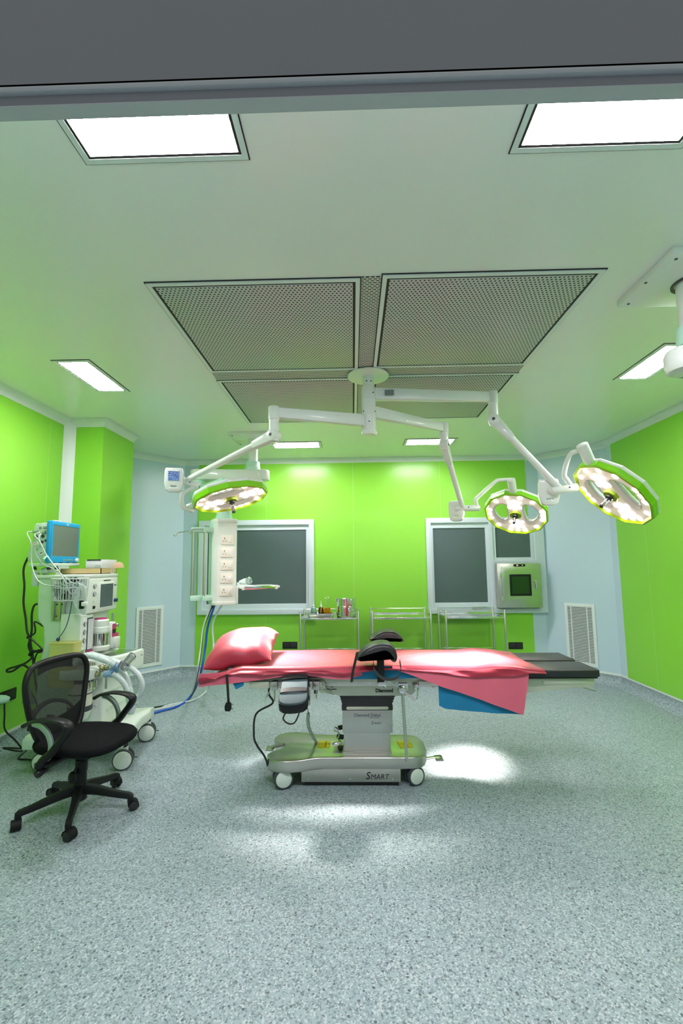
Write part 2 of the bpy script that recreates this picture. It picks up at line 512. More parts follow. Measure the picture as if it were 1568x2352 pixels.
def wall_seg(i, d0, d1, z0, z1, name, m, a=0.0, b=1.0):
    A, B = inset(d0), inset(d1); mb = MB()
    p0, p1 = A[i].lerp(A[i + 1], a), A[i].lerp(A[i + 1], b); q0, q1 = B[i].lerp(B[i + 1], a), B[i].lerp(B[i + 1], b)
    t = [(p0.x, p0.y), (p1.x, p1.y), (q1.x, q1.y), (q0.x, q0.y)]
    mb.prism(t, Matrix.Translation((0, 0, z0)), z1 - z0)
    return struct(mb.build(name, m))
wm = ['green_left', 'green_back', 'green_left', 'green_back', 'green_left', 'white_wall', 'white_wall', 'white_wall', 'white_wall']
for i, s in enumerate(SIDES):
    wall_seg(i, 0, -.10, -.02, H + .06, 'wall_' + s, wm[i])
# green cladding on the back and right walls, a hair proud of the white panels
mb = MB(); mb.box(-2.05, 2.292, 6.093, 6.104, .13, 2.75); struct(mb.build('wall_back_cladding', 'green_back'))
mb = MB(); mb.box(3.003, 3.014, YF, 5.335, .13, 2.75); struct(mb.build('wall_right_cladding', 'green_right'))
# ceiling and floor run on into the lobby the camera stands in
mb = MB(); mb.box(-2.95, 3.2, YF, 6.3, H, H + .06); struct(mb.build('ceiling', 'ceiling_paint'))
mb = MB(); mb.box(-3.2, 3.4, -2.4, 6.3, -.05, 0); struct(mb.build('floor', 'floor'))
# coved skirting, its white edging and the ceiling cove
def sweep(profile, i):
    L = [inset(d) for d, z in profile]
    return [[(l[i].x, l[i].y, z) for l, (d, z) in zip(L, profile)], [(l[i + 1].x, l[i + 1].y, z) for l, (d, z) in zip(L, profile)]]
R = .095
sk = [(.0, .112)] + [(R - R * math.cos(a), R + .012 - R * math.sin(a)) for a in [k * PI / 16 for k in range(9)]] + [(R, 0.0), (.0, 0.0), (.0, .112)]
sk[1] = (.003, .112)
for k in range(1, 10): sk[k] = (max(.003, sk[k][0]), max(.0015, sk[k][1] - .012 * (k - 1) / 8))
co = [(.0, H - .07), (.004, H - .07)] + [(.066 - .062 * math.cos(a), H - .066 + .064 * math.sin(a)) for a in [k * PI / 16 for k in range(9)]] + [(.0, H - .001), (.0, H - .07)]
ed = [(.0, .112), (.005, .112), (.005, .134), (.0, .134), (.0, .112)]
for i, s in enumerate(SIDES):
    mb = MB(); mb.use('floor').grid(sweep(sk, i)); mb.use('white_trim').grid(sweep(ed, i))
    struct(mb.build('baseboard_' + s))
    mb = MB(); mb.grid(sweep(co, i)); struct(mb.build('trim_cove_' + s, 'white_trim'))
mb = MB()                                 # white quarter-round in the inner corner beside the pillar
mb.prism([(0, 0), (.075, 0), (.05, -.012), (.026, -.03), (.012, -.05), (0, -.075)], Matrix.Translation((-2.72, 4.29, .13)), H - .15)
struct(mb.build('trim_corner', 'white_trim'))
# the wall with the wide doorway the picture is taken through
mb = MB()
hz = 2.255
mb.use('white_wall').box(-3.0, -1.25, .745, YF, 0, H); mb.box(1.35, 3.2, .745, YF, 0, H); mb.box(-1.25, 1.35, .745, YF, hz + .022, H)
struct(mb.build('wall_front'))
mb = MB(); mb.box(-2.95, 3.2, .738, .745, hz, H); struct(mb.build('wall_front_lobby_side', 'header_paint'))
mb = MB(); mb.use('header_paint')
z0 = 2.232
mb.box(-1.25, 1.35, .738, .766, z0, z0 + .045, .002)
mb.use('pale_lit_frame').box(-1.25, 1.35, .729, .745, z0 + .019, z0 + .031, .004); mb.box(-1.25, 1.35, .7385, .7655, z0 - .0015, z0 + .001)  # underside lip paler: room light on the lintel put into its colour
mb.use('header_paint')
for x in (-1.30, 1.35): mb.box(x, x + .05, .729, .766, 0, z0 + .031, .003)
struct(mb.build('trim_door_frame'))
# lobby side walls; far end left open so the world light brightens the door header
for nm, b in (('wall_lobby_left', (-3.2, -3.1, -2.4, .70)), ('wall_lobby_right', (3.3, 3.4, -2.4, .70))):
    mb = MB(); mb.box(*b, 0, H); struct(mb.build(nm, 'corridor_paint'))

# ------------------------------------------------------------------ windows (built against the back wall)
def rect(x0, x1, z0, z1): return [(x0, z0), (x1, z0), (x1, z1), (x0, z1)]
def frame(mb, outer, holes, yface, d, bevel=.002):
    mb.mesh(plate_mesh(rect(*outer), [rect(*h) for h in holes], d, bevel), front_M(0, yface, 0)); return mb
def pane(x0, x1, z0, z1, y, name, parent, m='window_blind'):
    b = MB(); b.box(x0, x1, y, y + .008, z0, z1); return b.build(name, m, parent)
W1 = (-2.018, -.505, .772, 1.990)
mb = MB(); frame(mb, W1, [(-1.955, -.568, .835, 1.927)], 6.093, .05)
win = struct(mb.build('window_1', 'upvc'))
mb = MB(); frame(mb, (-1.955, -.568, .835, 1.927), [(-1.912, -.606, .900, 1.862)], 6.093, .022, .003); mb.build('sash', 'upvc', win)
pane(-1.915, -.603, .897, 1.865, 6.082, 'pane', win)
W2 = (.960, 2.468, .765, 1.986)
mb = MB(); frame(mb, W2, [(1.018, 1.768, .830, 1.925), (1.810, 2.352, 1.425, 1.925), (1.84, 2.36, .82, 1.385)], 6.093, .05)
win = struct(mb.build('window_2', 'upvc'))
mb = MB(); frame(mb, (1.018, 1.768, .830, 1.925), [(1.046, 1.728, .894, 1.858)], 6.093, .024, .003); mb.build('sash', 'upvc', win)
mb = MB(); frame(mb, (1.810, 2.352, 1.425, 1.925), [(1.850, 2.302, 1.463, 1.856)], 6.093, .034, .003); mb.build('sash', 'upvc', win)
pane(1.043, 1.731, .891, 1.861, 6.082, 'pane', win); pane(1.847, 2.305, 1.460, 1.859, 6.078, 'pane', win)
mb = MB(); mb.beam((1.50, 6.035, .846), (1.72, 6.035, .852), .012, .018, .003); mb.cyl((1.70, 6.045, .852), (1.70, 6.025, .852), .012); mb.build('window_handle', 'upvc', win)

# ------------------------------------------------------------------ stainless pass-through hatch in the right window
t = thing('pass_through_hatch', 'stainless steel pass through hatch with dark square glass under the small window', 'hatch', (2.10, 6.05, .83))
mb = MB(); mb.box(1.822, 2.372, 5.955, 6.10, .835, 1.388, .003); mb.build('hatch_body', 'hatch_steel', t)
mb = MB(); frame(mb, (1.872, 2.330, .878, 1.342), [(1.970, 2.235, .985, 1.250)], 5.955, .012, .002); d = mb.build('hatch_door', 'hatch_steel', t)
mb = MB(); frame(mb, (1.970, 2.235, .985, 1.250), [(1.992, 2.213, 1.007, 1.228)], 5.958, .018, .002); mb.build('glass_gasket', 'black_plastic', d)
mb = MB(); mb.box(1.990, 2.215, 5.944, 5.952, 1.005, 1.230); mb.build('glass', 'hatch_glass', d)
mb = MB(); mb.tube([(2.282, 5.944, 1.070), (2.282, 5.918, 1.072), (2.282, 5.912, 1.090), (2.282, 5.912, 1.150), (2.282, 5.918, 1.168), (2.282, 5.944, 1.170)], .008, 8, 3); mb.build('door_handle', 'chrome', d)
for z in (.945, 1.245):
    mb = MB(); mb.box(1.856, 1.884, 5.930, 5.956, z - .03, z + .03, .004); mb.cyl((1.866, 5.935, z - .035), (1.866, 5.935, z + .035), .006); mb.build('hinge', 'chrome', t)
mb = MB(); mb.box(2.03, 2.175, 5.947, 5.957, 1.350, 1.379, .003); pn = mb.build('control_strip', 'black_plastic', t)
mb = MB(); mb.box(2.066, 2.084, 5.944, 5.949, 1.358, 1.371); mb.build('red_display', 'red_digits', pn)
mb = MB(); mb.cyl((2.138, 5.948, 1.365), (2.138, 5.944, 1.365), .005); mb.build('green_light', 'green_dot', pn)

# ------------------------------------------------------------------ return air grilles on the two angled walls
def grille(p0, p1, z0, z1, label):
    p0, p1 = Vector((*p0, 0)), Vector((*p1, 0)); L = (p1 - p0).length; M = frame_M((p0.x, p0.y, z0), p1 - p0, (0, 0, 1))
    t = thing('return_air_grille', label, 'vent', (p0 + p1) / 2 + Vector((0, 0, z0)), group='return air grilles')
    h = z1 - z0
    mb = MB(); mb.mesh(plate_mesh(rect(-.03, L + .03, -.03, h + .03), [rect(0, L, 0, h)], .012, .002), M); mb.build('grille_frame', 'white_trim', t)
    mb = MB(); mb.box(0, L, 0, h, .001, .003, M=M); mb.build('duct_back', 'black_gap', t)
    n = 38
    s0 = None
    for k in range(n):
        mb = MB(); y = h * (k + .5) / n
        mb.box(0, L, y - .0044, y + .0044, .003, .010, M=M)
        if s0 is None: s0 = mb.build('louvre', 'white_trim', t)
        else: mb.build('louvre', 'white_trim', t)
    for f in (.16, .80):
        mb = MB(); mb.box(L * f - .005, L * f + .005, 0, h, .009, .013, M=M); mb.build('grille_bar', 'white_trim', t)
u = (Vector((-2.245, 6.10)) - Vector((-2.72, 5.54))).normalized(); a = Vector((-2.72, 5.54))
grille(tuple(a + u * .175), tuple(a + u * .455), .215, .875, 'tall white louvred grille on the angled wall at left')
u = (Vector((3.01, 5.48)) - Vector((2.46, 6.10))).normalized(); a = Vector((2.46, 6.10))
grille(tuple(a + u * .275), tuple(a + u * .565), .20, .865, 'tall white louvred grille on the angled wall at right')

# ------------------------------------------------------------------ wall sockets
def socket(M, w, h, label, plug=False):
    t = thing('wall_socket', label, 'socket', M.translation, group='black wall sockets')
    mb = MB(); mb.prism(rrect(w, h, .004), M, .010, .002); mb.build('socket_plate', 'black_plastic', t)
    for k in (-1, 1):
        mb = MB(); mb.prism(rrect(w * .40, h * .72, .003), M @ Matrix.Translation((k * w * .235, 0, .009)), .003, .001); mb.build('socket_module', 'black_rubber', t)
    return t
socket(front_M(-.82, 6.093, .375), .19, .085, 'black wall socket on the green wall behind the left trolley')
socket(front_M(2.052, 6.093, .352), .178, .083, 'black wall socket on the green wall right of the trolleys')
SM = frame_M((-2.72, 3.65, .405), (0, 1, 0), (0, 0, 1))
socket(SM, .29, .088, 'black double socket low on the left green wall with a plug in it')
p = thing('power_plug', 'pale plug pushed into the socket on the left wall, black lead hanging down', 'plug', (-2.70, 3.60, .405))
mb = MB(); mb.lathe([(0, 0), (.030, 0), (.033, .02), (.030, .05), (.020, .075), (.012, .082), (0, .082)], (-2.708, 3.59, .41), (1, .35, -.1), 20); mb.build('plug_body', 'mint_plastic', p)
mb = MB(); mb.cyl((-2.63, 3.617, .402), (-2.622, 3.62, .4015), .008, seg=12); mb.build('plug_hole', 'black_rubber', p)
mb = MB(); mb.tube([(-2.66, 3.60, .385), (-2.66, 3.61, .30), (-2.655, 3.62, .18), (-2.60, 3.66, .09), (-2.52, 3.63, .022), at(8, 1718, 3.35), atz(60, 1722, .008), atz(42, 1742, .008), atz(70, 1745, .008), (-2.2, 3.42, .008), (-2.12, 3.55, .01)], .006, 8); mb.build('cord', 'cable_black', p)

# ================================================================== ceiling fittings
def recessed_light(x0, x1, y0, y1, label):
    t = thing('recessed_light', label, 'ceiling light', ((x0 + x1) / 2, (y0 + y1) / 2, H), group='recessed ceiling light panels')
    def ring(a, b, z0, z1, name, m):
        mb = MB(); mb.mesh(plate_mesh(rect(x0 - a, x1 + a, y0 - a, y1 + a), [rect(x0 - b, x1 + b, y0 - b, y1 + b)], z1 - z0, 0), Matrix.Translation((0, 0, z0))); return mb.build(name, m, t)
    ring(.004, -.001, H - .0035, H + .001, 'gap_line', 'black_gap')
    ring(.0, -.020, H - .006, H + .001, 'frame', 'white_trim')
    ring(-.018, -.030, H - .0045, H + .001, 'gasket', 'black_gap')
    mb = MB(); mb.box(x0 + .028, x1 - .028, y0 + .028, y1 - .028, H - .004, H + .001); mb.build('diffuser', 'light_panel', t)
    return t
recessed_light(-.915, -.343, 1.175, 1.460, 'lit rectangular ceiling panel light nearest the doorway, left of centre')
recessed_light(.561, 1.145, 1.175, 1.468, 'lit rectangular ceiling panel light nearest the doorway, at the right')
recessed_light(-2.045, -1.785, 2.99, 3.572, 'lit ceiling panel light above the left wall and the monitor')
recessed_light(2.050, 2.312, 2.935, 3.53, 'lit ceiling panel light at the right behind the pendant arm')
recessed_light(-.945, -.352, 5.205, 5.490, 'lit ceiling panel light near the back wall above the left window')
recessed_light(.620, 1.208, 5.165, 5.440, 'lit ceiling panel light near the back wall above the right window')

def air_panel(x0, x1, y0, y1, label):
    t = thing('air_diffuser', label, 'air diffuser', ((x0 + x1) / 2, (y0 + y1) / 2, H), group='perforated air diffuser panels')
    def ring(a, b, z0, z1, name, m):
        mb = MB(); mb.mesh(plate_mesh(rect(x0 - a, x1 + a, y0 - a, y1 + a), [rect(x0 - b, x1 + b, y0 - b, y1 + b)], z1 - z0, 0), Matrix.Translation((0, 0, z0))); return mb.build(name, m, t)
    ring(.006, -.001, H - .004, H + .001, 'gap_line', 'black_gap')
    ring(.0, -.022, H - .010, H + .001, 'frame', 'white_trim')
    ring(-.020, -.038, H - .005, H + .001, 'gasket', 'black_gap')
    mb = MB(); mb.box(x0 + .036, x1 - .036, y0 + .036, y1 - .036, H - .009, H + .001, .002); mb.build('perforated_plate', 'perforated_plate', t)
air_panel(-1.018, .055, 2.150, 3.225, 'perforated ceiling air panel of the nearer row, at left')
air_panel(.166, 1.245, 2.130, 3.205, 'perforated ceiling air panel of the nearer row, at right')
air_panel(-1.018, .055, 3.385, 4.460, 'perforated ceiling air panel of the farther row, left of the lamp column')
air_panel(.166, 1.250, 3.350, 4.415, 'perforated ceiling air panel of the farther row, right of the lamp column')
mb = MB(); mb.box(.064, .157, 2.145, 4.43, H - .0045, H + .001)
tag(mb.build('diffuser_strip', 'slotted_plate'), 'slotted metal strip between the left and right perforated air panels', 'air diffuser strip')
mb = MB(); mb.box(-1.018, .061, 3.234, 3.376, H - .0045, H + .001)
mb.box(.16, 1.248, 3.214, 3.341, H - .0045, H + .001)
tag(mb.build('diffuser_strip', 'slotted_plate'), 'slotted metal cross strip between the nearer and farther air panels', 'air diffuser strip')

# ================================================================== three-headed surgical light
t = SURG = thing('surgical_light', 'three headed surgical light with green rimmed lamps hanging from the ceiling over the table', 'surgical light', (.133, 3.33, H))
PX, PY = .133, 3.33
mb = MB(); mb.lathe([(0, 0), (.150, 0), (.155, -.006), (.150, -.014), (.06, -.018), (0, -.018)], (PX, PY, H - .0105), (0, 0, 1), 48); mb.build('ceiling_flange', 'white_enamel', t)
mb = MB()
mb.lathe([(0, 2.79), (.040, 2.79), (.040, 2.715), (.046, 2.712), (.052, 2.700), (.052, 2.612), (.0505, 2.610), (.052, 2.608), (.052, 2.492), (.0505, 2.490), (.052, 2.488), (.052, 2.375), (.055, 2.372), (.055, 2.352), (.048, 2.342), (0, 2.342)], (PX, PY, 0), (0, 0, 1), 40)
mb.build('column', 'white_enamel', t)
mb = MB()
for z, r, q in ((2.742, .040, -1.9), (2.742, .040, -1.1), (2.652, .052, -.9), (2.512, .052, -.6), (2.512, .052, -2.4), (2.432, .052, -1.57), (2.357, .0, 0)):
    d = Vector((math.cos(q), math.sin(q), 0)); c = Vector((PX, PY, z)) + d * r
    if r: mb.cyl(c - d * .002, c + d * .003, .005, seg=10)
mb.build('column_screws', 'dark_grey_plastic', t)
def surg_arm(zc, elbow, joint, bar_end, head_c, head_n, u, box_c, box_face, yoke, cyl_end, spread, power, spring_r=.026, aim=None):
    E = Vector(elbow); base = Vector((PX, PY, zc)); d = (Vector((E.x, E.y, zc)) - base).normalized()
    mb = MB(); mb.beam(base + d * .045, Vector((E.x, E.y, zc)) - d * .03, .060, .088, .008, w1=.052, h1=.072)
    arm = mb.build('support_arm', 'white_enamel', t)
    mb = MB(); mb.lathe([(0, zc + .042), (.036, zc + .042), (.039, zc + .036), (.039, zc - .05), (.035, zc - .052), (.035, E.z + .03), (.033, E.z + .028), (.036, E.z + .02), (.036, E.z - .02), (.030, E.z - .042), (0, E.z - .045)], (E.x, E.y, 0), (0, 0, 1), 28)
    mb.build('elbow', 'white_enamel', arm)
    # spring arm: thick shoulder at the elbow, then a round tube
    J = Vector(joint); s = (J - E).normalized(); side = s.cross(Vector((0, 0, 1))).normalized()
    mb = MB()
    mb.cyl(E - side * .034, E + side * .034, .043, seg=28, bev=.005)
    mb.beam(E, E + s * .20, .060, .080, .010, w1=.052, h1=.056)
    mb.cyl(E + s * .16, J, .0255, spring_r - .003, seg=20)
    sp = mb.build('spring_arm', 'white_enamel', t)
    mb = MB(); mb.cyl(E + side * .034, E + side * .037, .012, seg=16); mb.cyl(E - side * .034, E - side * .037, .012, seg=16); mb.build('pivot_cap', 'dark_grey_plastic', sp)
    # cross bar with the control box at its end
    B = Vector(bar_end); bd = (B - J).normalized()
    mb = MB(); mb.cyl(J - bd * .07, B, .028, seg=24, bev=.005); bar = mb.build('cross_bar', 'white_enamel', t)
    mb = MB(); mb.cyl(J + bd * .05 + Vector((0, -.026, .006)), J + bd * .05 + Vector((0, -.030, .006)), .006, seg=12); mb.cyl(B, B + bd * .002, .014, seg=16); mb.build('bar_button', 'navy_knob', bar)
    # yoke tube and the swivel barrel on the lamp rim
    mb = MB(); mb.tube(yoke, .017, 14, 5); mb.build('yoke', 'white_enamel', t)
    # lamp head
    Z = -Vector(head_n).normalized(); Yv = Vector(u); Yv = (Yv - Z * Yv.dot(Z)).normalized(); X = Yv.cross(Z)
    M = Matrix((X, Yv, Z)).transposed().to_4x4(); M.translation = Vector(head_c)
    c0 = M @ Vector((0, .285, .030)); c1 = Vector(cyl_end)
    mb = MB(); mb.cyl(c0, c0 + (c1 - c0) * 1.0, .036, .039, seg=26, bev=.006); mb.cyl(c0, c0 + (c1 - c0) * .25, .028, seg=20); mb.build('swivel_barrel', 'white_enamel', t)
    rot = PI / 12
    poly = lambda r: [(r * math.cos(PI / 2 + rot + k * PI / 6), r * math.sin(PI / 2 + rot + k * PI / 6)) for k in range(12)]
    hole = [(.073, .135), (.10, .150), (.135, .148), (.180, .118), (.208, .070), (.218, .015), (.212, -.045), (.190, -.100), (.160, -.135), (.125, -.148), (.098, -.138), (.082, -.105), (.072, -.05), (.066, .02), (.066, .085)]
    hl = [(-x, y) for x, y in hole][::-1]
    mb = MB(); mb.mesh(plate_mesh(poly(.276), [hole, hl], .034, .002), M); body = mb.build('lamp_head', 'lamp_face', t, sharp=25)
    mb = MB()
    prof = [(.276, .012), (.272, .0), (.288, -.014), (.299, -.010), (.303, -.002), (.303, .040), (.296, .044), (.276, .044), (.276, .012)]
    mb.use('lamp_green'); mb.lathe(prof[3:], (0, 0, 0), (0, 0, 1), 12, PI / 2 + rot, M)
    mb.use('lamp_olive'); mb.lathe(prof[:4], (0, 0, 0), (0, 0, 1), 12, PI / 2 + rot, M)
    mb.build('green_rim', None, body, sharp=12)
    hin = [(x + .004 * (1 if x < .14 else -1), y * .975) for x, y in hole]; hin2 = [(-x, y) for x, y in hin][::-1]
    mb = MB(); mb.mesh(plate_mesh(poly(.297), [hin, hin2], .030, .008), M @ Matrix.Translation((0, 0, .034))); mb.build('back_shell', 'white_enamel', body, sharp=25)
    for hh in (hole, hl):
        mb = MB(); inner = [(x - (.004 if x > 0 else -.004) * (1 if abs(x) > .14 else -1), y * .965) for x, y in hh]
        mb.mesh(plate_mesh(hh, [inner], .050, .001), M @ Matrix.Translation((0, 0, -.003))); mb.build('hole_lining', 'clear_plastic', body)
    # green hub and sterile handle
    oc = [(.058 * math.cos(PI / 8 + k * PI / 4), .052 * math.sin(PI / 8 + k * PI / 4)) for k in range(8)]
    mb = MB(); mb.prism(oc, M @ Matrix.Translation((0, 0, -.022)), .030, .005)
    hub = mb.build('hub', 'lamp_olive', body, sharp=20)
    mb = MB(); mb.use('black_plastic').lathe([(0, -.018), (.026, -.018), (.028, -.028), (.024, -.040), (.014, -.044), (.013, -.05)], (0, 0, 0), (0, 0, 1), 18, 0, M)
    mb.use('smoked_plastic').lathe([(.013, -.046), (.0135, -.105), (.011, -.112), (0, -.112)], (0, 0, 0), (0, 0, 1), 18, 0, M)
    mb.use('black_plastic').lathe([(.0145, -.108), (.0145, -.118), (.010, -.122), (0, -.122)], (0, 0, 0), (0, 0, 1), 18, 0, M)
    mb.build('sterile_handle', None, body)
    L = [(.062, .237), (-.062, .237), (.168, .178), (-.168, .178), (.243, .050), (.249, -.008), (.240, -.066), (-.243, .050), (-.249, -.008), (-.240, -.066),
         (.182, -.170), (-.182, -.170), (0, -.240), (.070, -.236), (-.070, -.236),
         (0, .190), (.046, .172), (-.046, .172), (.026, .130), (-.026, .130), (0, .086), (.046, .098), (-.046, .098),
         (0, -.192), (.052, -.180), (-.052, -.180), (.027, -.140), (-.027, -.140), (0, -.098), (.050, -.112), (-.050, -.112)]
    mb = MB(); mb.lathe([(0, -.004), (.016, -.004), (.0215, -.001), (.0215, .006)], (0, 0, 0), (0, 0, 1), 18)
    led = mb.build('led_lens', 'led_glow', None); led.parent = body
    for k, (x, y) in enumerate(L):
        o = led if k == 0 else led.copy()
        if k: COL.objects.link(o)
        o.parent = body; o.location = (0, 0, 0); o.matrix_local = M @ Matrix.Translation((x, y, 0))
    # the light this lamp gives
    ld = bpy.data.lights.new('surgical_beam', 'AREA'); ld.shape = 'DISK'; ld.size = .24; ld.energy = SURG_W * power; ld.spread = math.radians(spread); ld.color = (1, .92, .83)
    lo = bpy.data.objects.new('surgical_beam', ld); COL.objects.link(lo); lo.matrix_world = M @ Matrix.Translation((0, 0, -.13))
    if aim:                                # beam turned off the lamp's own axis to place its light
        lo.matrix_world = Matrix.Translation(M @ Vector((0, 0, -.13))) @ Vector(aim).to_track_quat('-Z', 'Y').to_matrix().to_4x4()
    # control box
    bc = Vector(box_c); MB_ = frame_M(bc, *box_face)
    mb = MB(); mb.mesh(plate_mesh([(-.055, .075), (.055, .075), (.060, .06), (.062, -.04), (.050, -.085), (.030, -.098), (-.030, -.098), (-.050, -.085), (-.062, -.04), (-.060, .06)], [[(-.030, -.050), (.030, -.050), (.030, -.078), (-.030, -.078)]], .052, .009), MB_)
    bx = mb.build('control_box', 'white_enamel', t)
    mb = MB(); mb.box(-.042, .042, -.018, .056, .0, .002, M=MB_ @ Matrix.Translation((0, 0, .0525))); mb.build('touch_screen', 'touch_screen', bx)
    mb = MB(); mb.cyl(bc, J - bd * .05, .024, seg=16); mb.build('box_mount', 'white_enamel', bx)
    return E
surg_arm(2.654, (1.082, 3.44, 2.475), (1.488, 3.30, 1.911), (1.603, 3.30, 1.928), (1.837, 3.289, 1.869), (-.705, -.02, -.71), (-.18, -.075, .205),
         (1.425, 3.345, 1.915), ((-1, .2, 0), (0, 0, 1)), [(1.563, 3.30, 1.935), (1.53, 3.29, 1.98), (1.510, 3.285, 2.015), (1.525, 3.265, 2.10), (1.546, 3.24, 2.155), (1.575, 3.225, 2.168), (1.628, 3.19, 2.185)],
         (1.588, 3.165, 2.205), 24, 1.45)
surg_arm(2.521, (.774, 3.784, 2.376), (1.025, 4.30, 1.907), (1.182, 4.30, 1.906), (1.614, 4.594, 1.873), (-.36, -.482, -.798), (-.091, -.208, .167),
         (.962, 4.31, 1.895), ((-1, .6, 0), (0, 0, 1)), [(1.160, 4.30, 1.92), (1.150, 4.30, 1.975), (1.175, 4.305, 2.01), (1.340, 4.33, 2.150), (1.385, 4.335, 2.172), (1.500, 4.34, 2.178)],
         (1.493, 4.325, 2.175), 16, .36)
surg_arm(2.447, (-.532, 3.10, 2.287), (-1.340, 3.65, 2.080), (-1.230, 3.67, 2.035), (-.985, 3.72, 1.94), (.251, -.121, -.96), (-1.0, .03, -.262),
         (-1.408, 3.60, 2.085), ((1, .28, 0), (0, 0, 1)), [(-1.262, 3.66, 2.035), (-1.335, 3.655, 1.995), (-1.366, 3.65, 1.955), (-1.362, 3.655, 1.890), (-1.345, 3.67, 1.862), (-1.282, 3.70, 1.845)],
         (-1.335, 3.715, 1.860), 42, 1.05, aim=(.36, -.28, -.89))
mb = MB(); mb.box(.252, .318, 3.292, 3.300, 2.633, 2.672); mb.build('rating_plate', 'grey_print', SURG)

# ================================================================== ceiling pendants
def pendant_left():
    t = thing('service_pendant', 'white ceiling service pendant with five socket plates, IV poles and tray at left', 'pendant', (-1.08, 4.98, H))
    mb = MB(); mb.box(-1.312, -.855, 4.757, 5.215, H - .030, H, .004); pl = mb.build('ceiling_plate', 'white_enamel', t)
    mb = MB()
    for x in (-1.27, -.90):
        for y in (4.80, 5.17): mb.cyl((x, y, H - .034), (x, y, H - .028), .008, seg=10)
    mb.build('plate_screws', 'dark_grey_plastic', pl)
    cx, cy = -1.085, 4.98
    mb = MB(); mb.cyl((cx, cy, H - .03), (cx, cy, 2.50), .054, seg=32); mb.build('column', 'white_enamel', t)
    mb = MB(); mb.lathe([(0, 2.525), (.076, 2.525), (.078, 2.47), (.084, 2.462), (.084, 2.432), (.078, 2.425), (0, 2.425)], (cx, cy, 0), (0, 0, 1), 36); mb.build('brake_collar', 'mint_plastic', t)
    A = Vector((cx, cy, 2.375)); B = Vector((-1.66, 4.92, 2.375))
    d = (B - A).normalized()
    mb = MB(); mb.beam(A - d * .10, B - d * .0, .17, .115, .02); mb.cyl((A.x + .10, A.y, 2.318), (A.x + .10, A.y, 2.432), .085, seg=32, bev=.012); mb.cyl((B.x, B.y, 2.318), (B.x, B.y, 2.432), .085, seg=32, bev=.012); mb.build('upper_arm', 'white_enamel', t)
    J = Vector((-1.66, 4.92, 0))
    mb = MB(); mb.lathe([(0, 2.32), (.072, 2.32), (.075, 2.26), (.066, 2.252), (.066, 2.235), (0, 2.235)], J, (0, 0, 1), 32); mb.build('brake_collar', 'mint_plastic', t)
    hc = Vector((-1.235, 4.42, 0))
    A = J + Vector((0, 0, 2.17)); B = Vector((hc.x, hc.y, 2.17)); d = (B - A).normalized()
    mb = MB(); mb.beam(A - d * .10, B + d * .09, .15, .125, .02); mb.build('lower_arm', 'mint_plastic', t)
    mb = MB(); mb.cyl((hc.x, hc.y, 2.11), (hc.x, hc.y, 1.93), .052, seg=28); mb.build('drop_tube', 'white_enamel', t)
    mb = MB(); mb.lathe([(0, 1.935), (.068, 1.935), (.071, 1.875), (.078, 1.870), (.078, 1.838), (0, 1.838)], hc, (0, 0, 1), 32); mb.build('brake_collar', 'mint_plastic', t)
    # service head, turned so that its socket face looks past the camera
    th = math.radians(27)
    R_ = Matrix.Translation(hc) @ Matrix.Rotation(th, 4, 'Z')
    w, dp, z0, z1 = .215, .20, 1.035, 1.842
    out = [(-w / 2, -dp / 2 + .045), (-w / 2 + .035, -dp / 2), (w / 2 - .012, -dp / 2), (w / 2, -dp / 2 + .012), (w / 2, dp / 2), (-w / 2, dp / 2)]
    mb = MB(); mb.use('white_enamel').prism(out, R_ @ Matrix.Translation((0, 0, z0 + .035)), z1 - z0 - .075)
    mb.prism([(x * 1.03, y * 1.03) for x, y in out], R_ @ Matrix.Translation((0, 0, z0)), .04, .008); mb.prism([(x * 1.03, y * 1.03) for x, y in out], R_ @ Matrix.Translation((0, 0, z1 - .045)), .045, .010)
    head = mb.build('service_head', None, t)
    mb = MB(); mb.box(-w / 2 - .012, -w / 2 + .002, -dp / 2 + .05, dp / 2, z0 + .02, z1 - .03, .004, M=R_); mb.build('side_channel', 'mint_plastic', head)
    for k in range(5):
        z = 1.640 - k * .119
        F = R_ @ front_M(.012, -dp / 2, z)
        mb = MB(); mb.prism(rrect(.118, .088, .008), F, .010, .003); mb.build('socket_plate', 'socket_cream', head)
        mb = MB(); mb.box(.014, .036, -.022, .022, .008, .016, .002, M=F); mb.build('rocker_switch', 'paper_white', head)
        mb = MB()
        for x, y, r in ((-.024, .016, .005), (-.024, .004, .003), (-.036, -.012, .004), (-.012, -.012, .004)): mb.cyl(F @ Vector((x, y, .009)), F @ Vector((x, y, .0106)), r, seg=10)
        mb.build('socket_holes', 'dark_print', head)
    # two steel poles on pale brackets and the hook rail
    def L(x, y, z): return R_ @ Vector((x, y, z))
    for z, dz in ((1.735, .035), (1.105, .035)):
        mb = MB(); mb.beam(L(-w / 2, .01, z), L(-.300, -.02, z), .035, .050, .006); mb.beam(L(-w / 2, -.045, z), L(-.200, -.075, z), .030, .048, .006); mb.build('pole_bracket', 'mint_plastic', t)
    for x, y in ((-.283, -.018), (-.185, -.072)):
        mb = MB(); mb.cyl(L(x, y, 1.10), L(x, y, 1.735), .0135, seg=16); mb.build('pole', 'satin_steel', t)
    mb = MB(); mb.tube([L(-.185, -.072, 1.72), L(-.19, -.072, 1.738), L(-.27, -.06, 1.738), L(-.300, -.07, 1.730), L(-.31, -.08, 1.705), L(-.325, -.085, 1.700), L(-.335, -.09, 1.715), L(-.42, -.12, 1.700), L(-.435, -.13, 1.690), L(-.445, -.135, 1.672), L(-.458, -.138, 1.668), L(-.468, -.14, 1.684)], .005, 8, 4)
    mb.build('hook_rail', 'satin_steel', t)
    # tray on the right of the head
    TM = R_ @ Matrix.Translation((w / 2 + .20, -.06, 1.185))
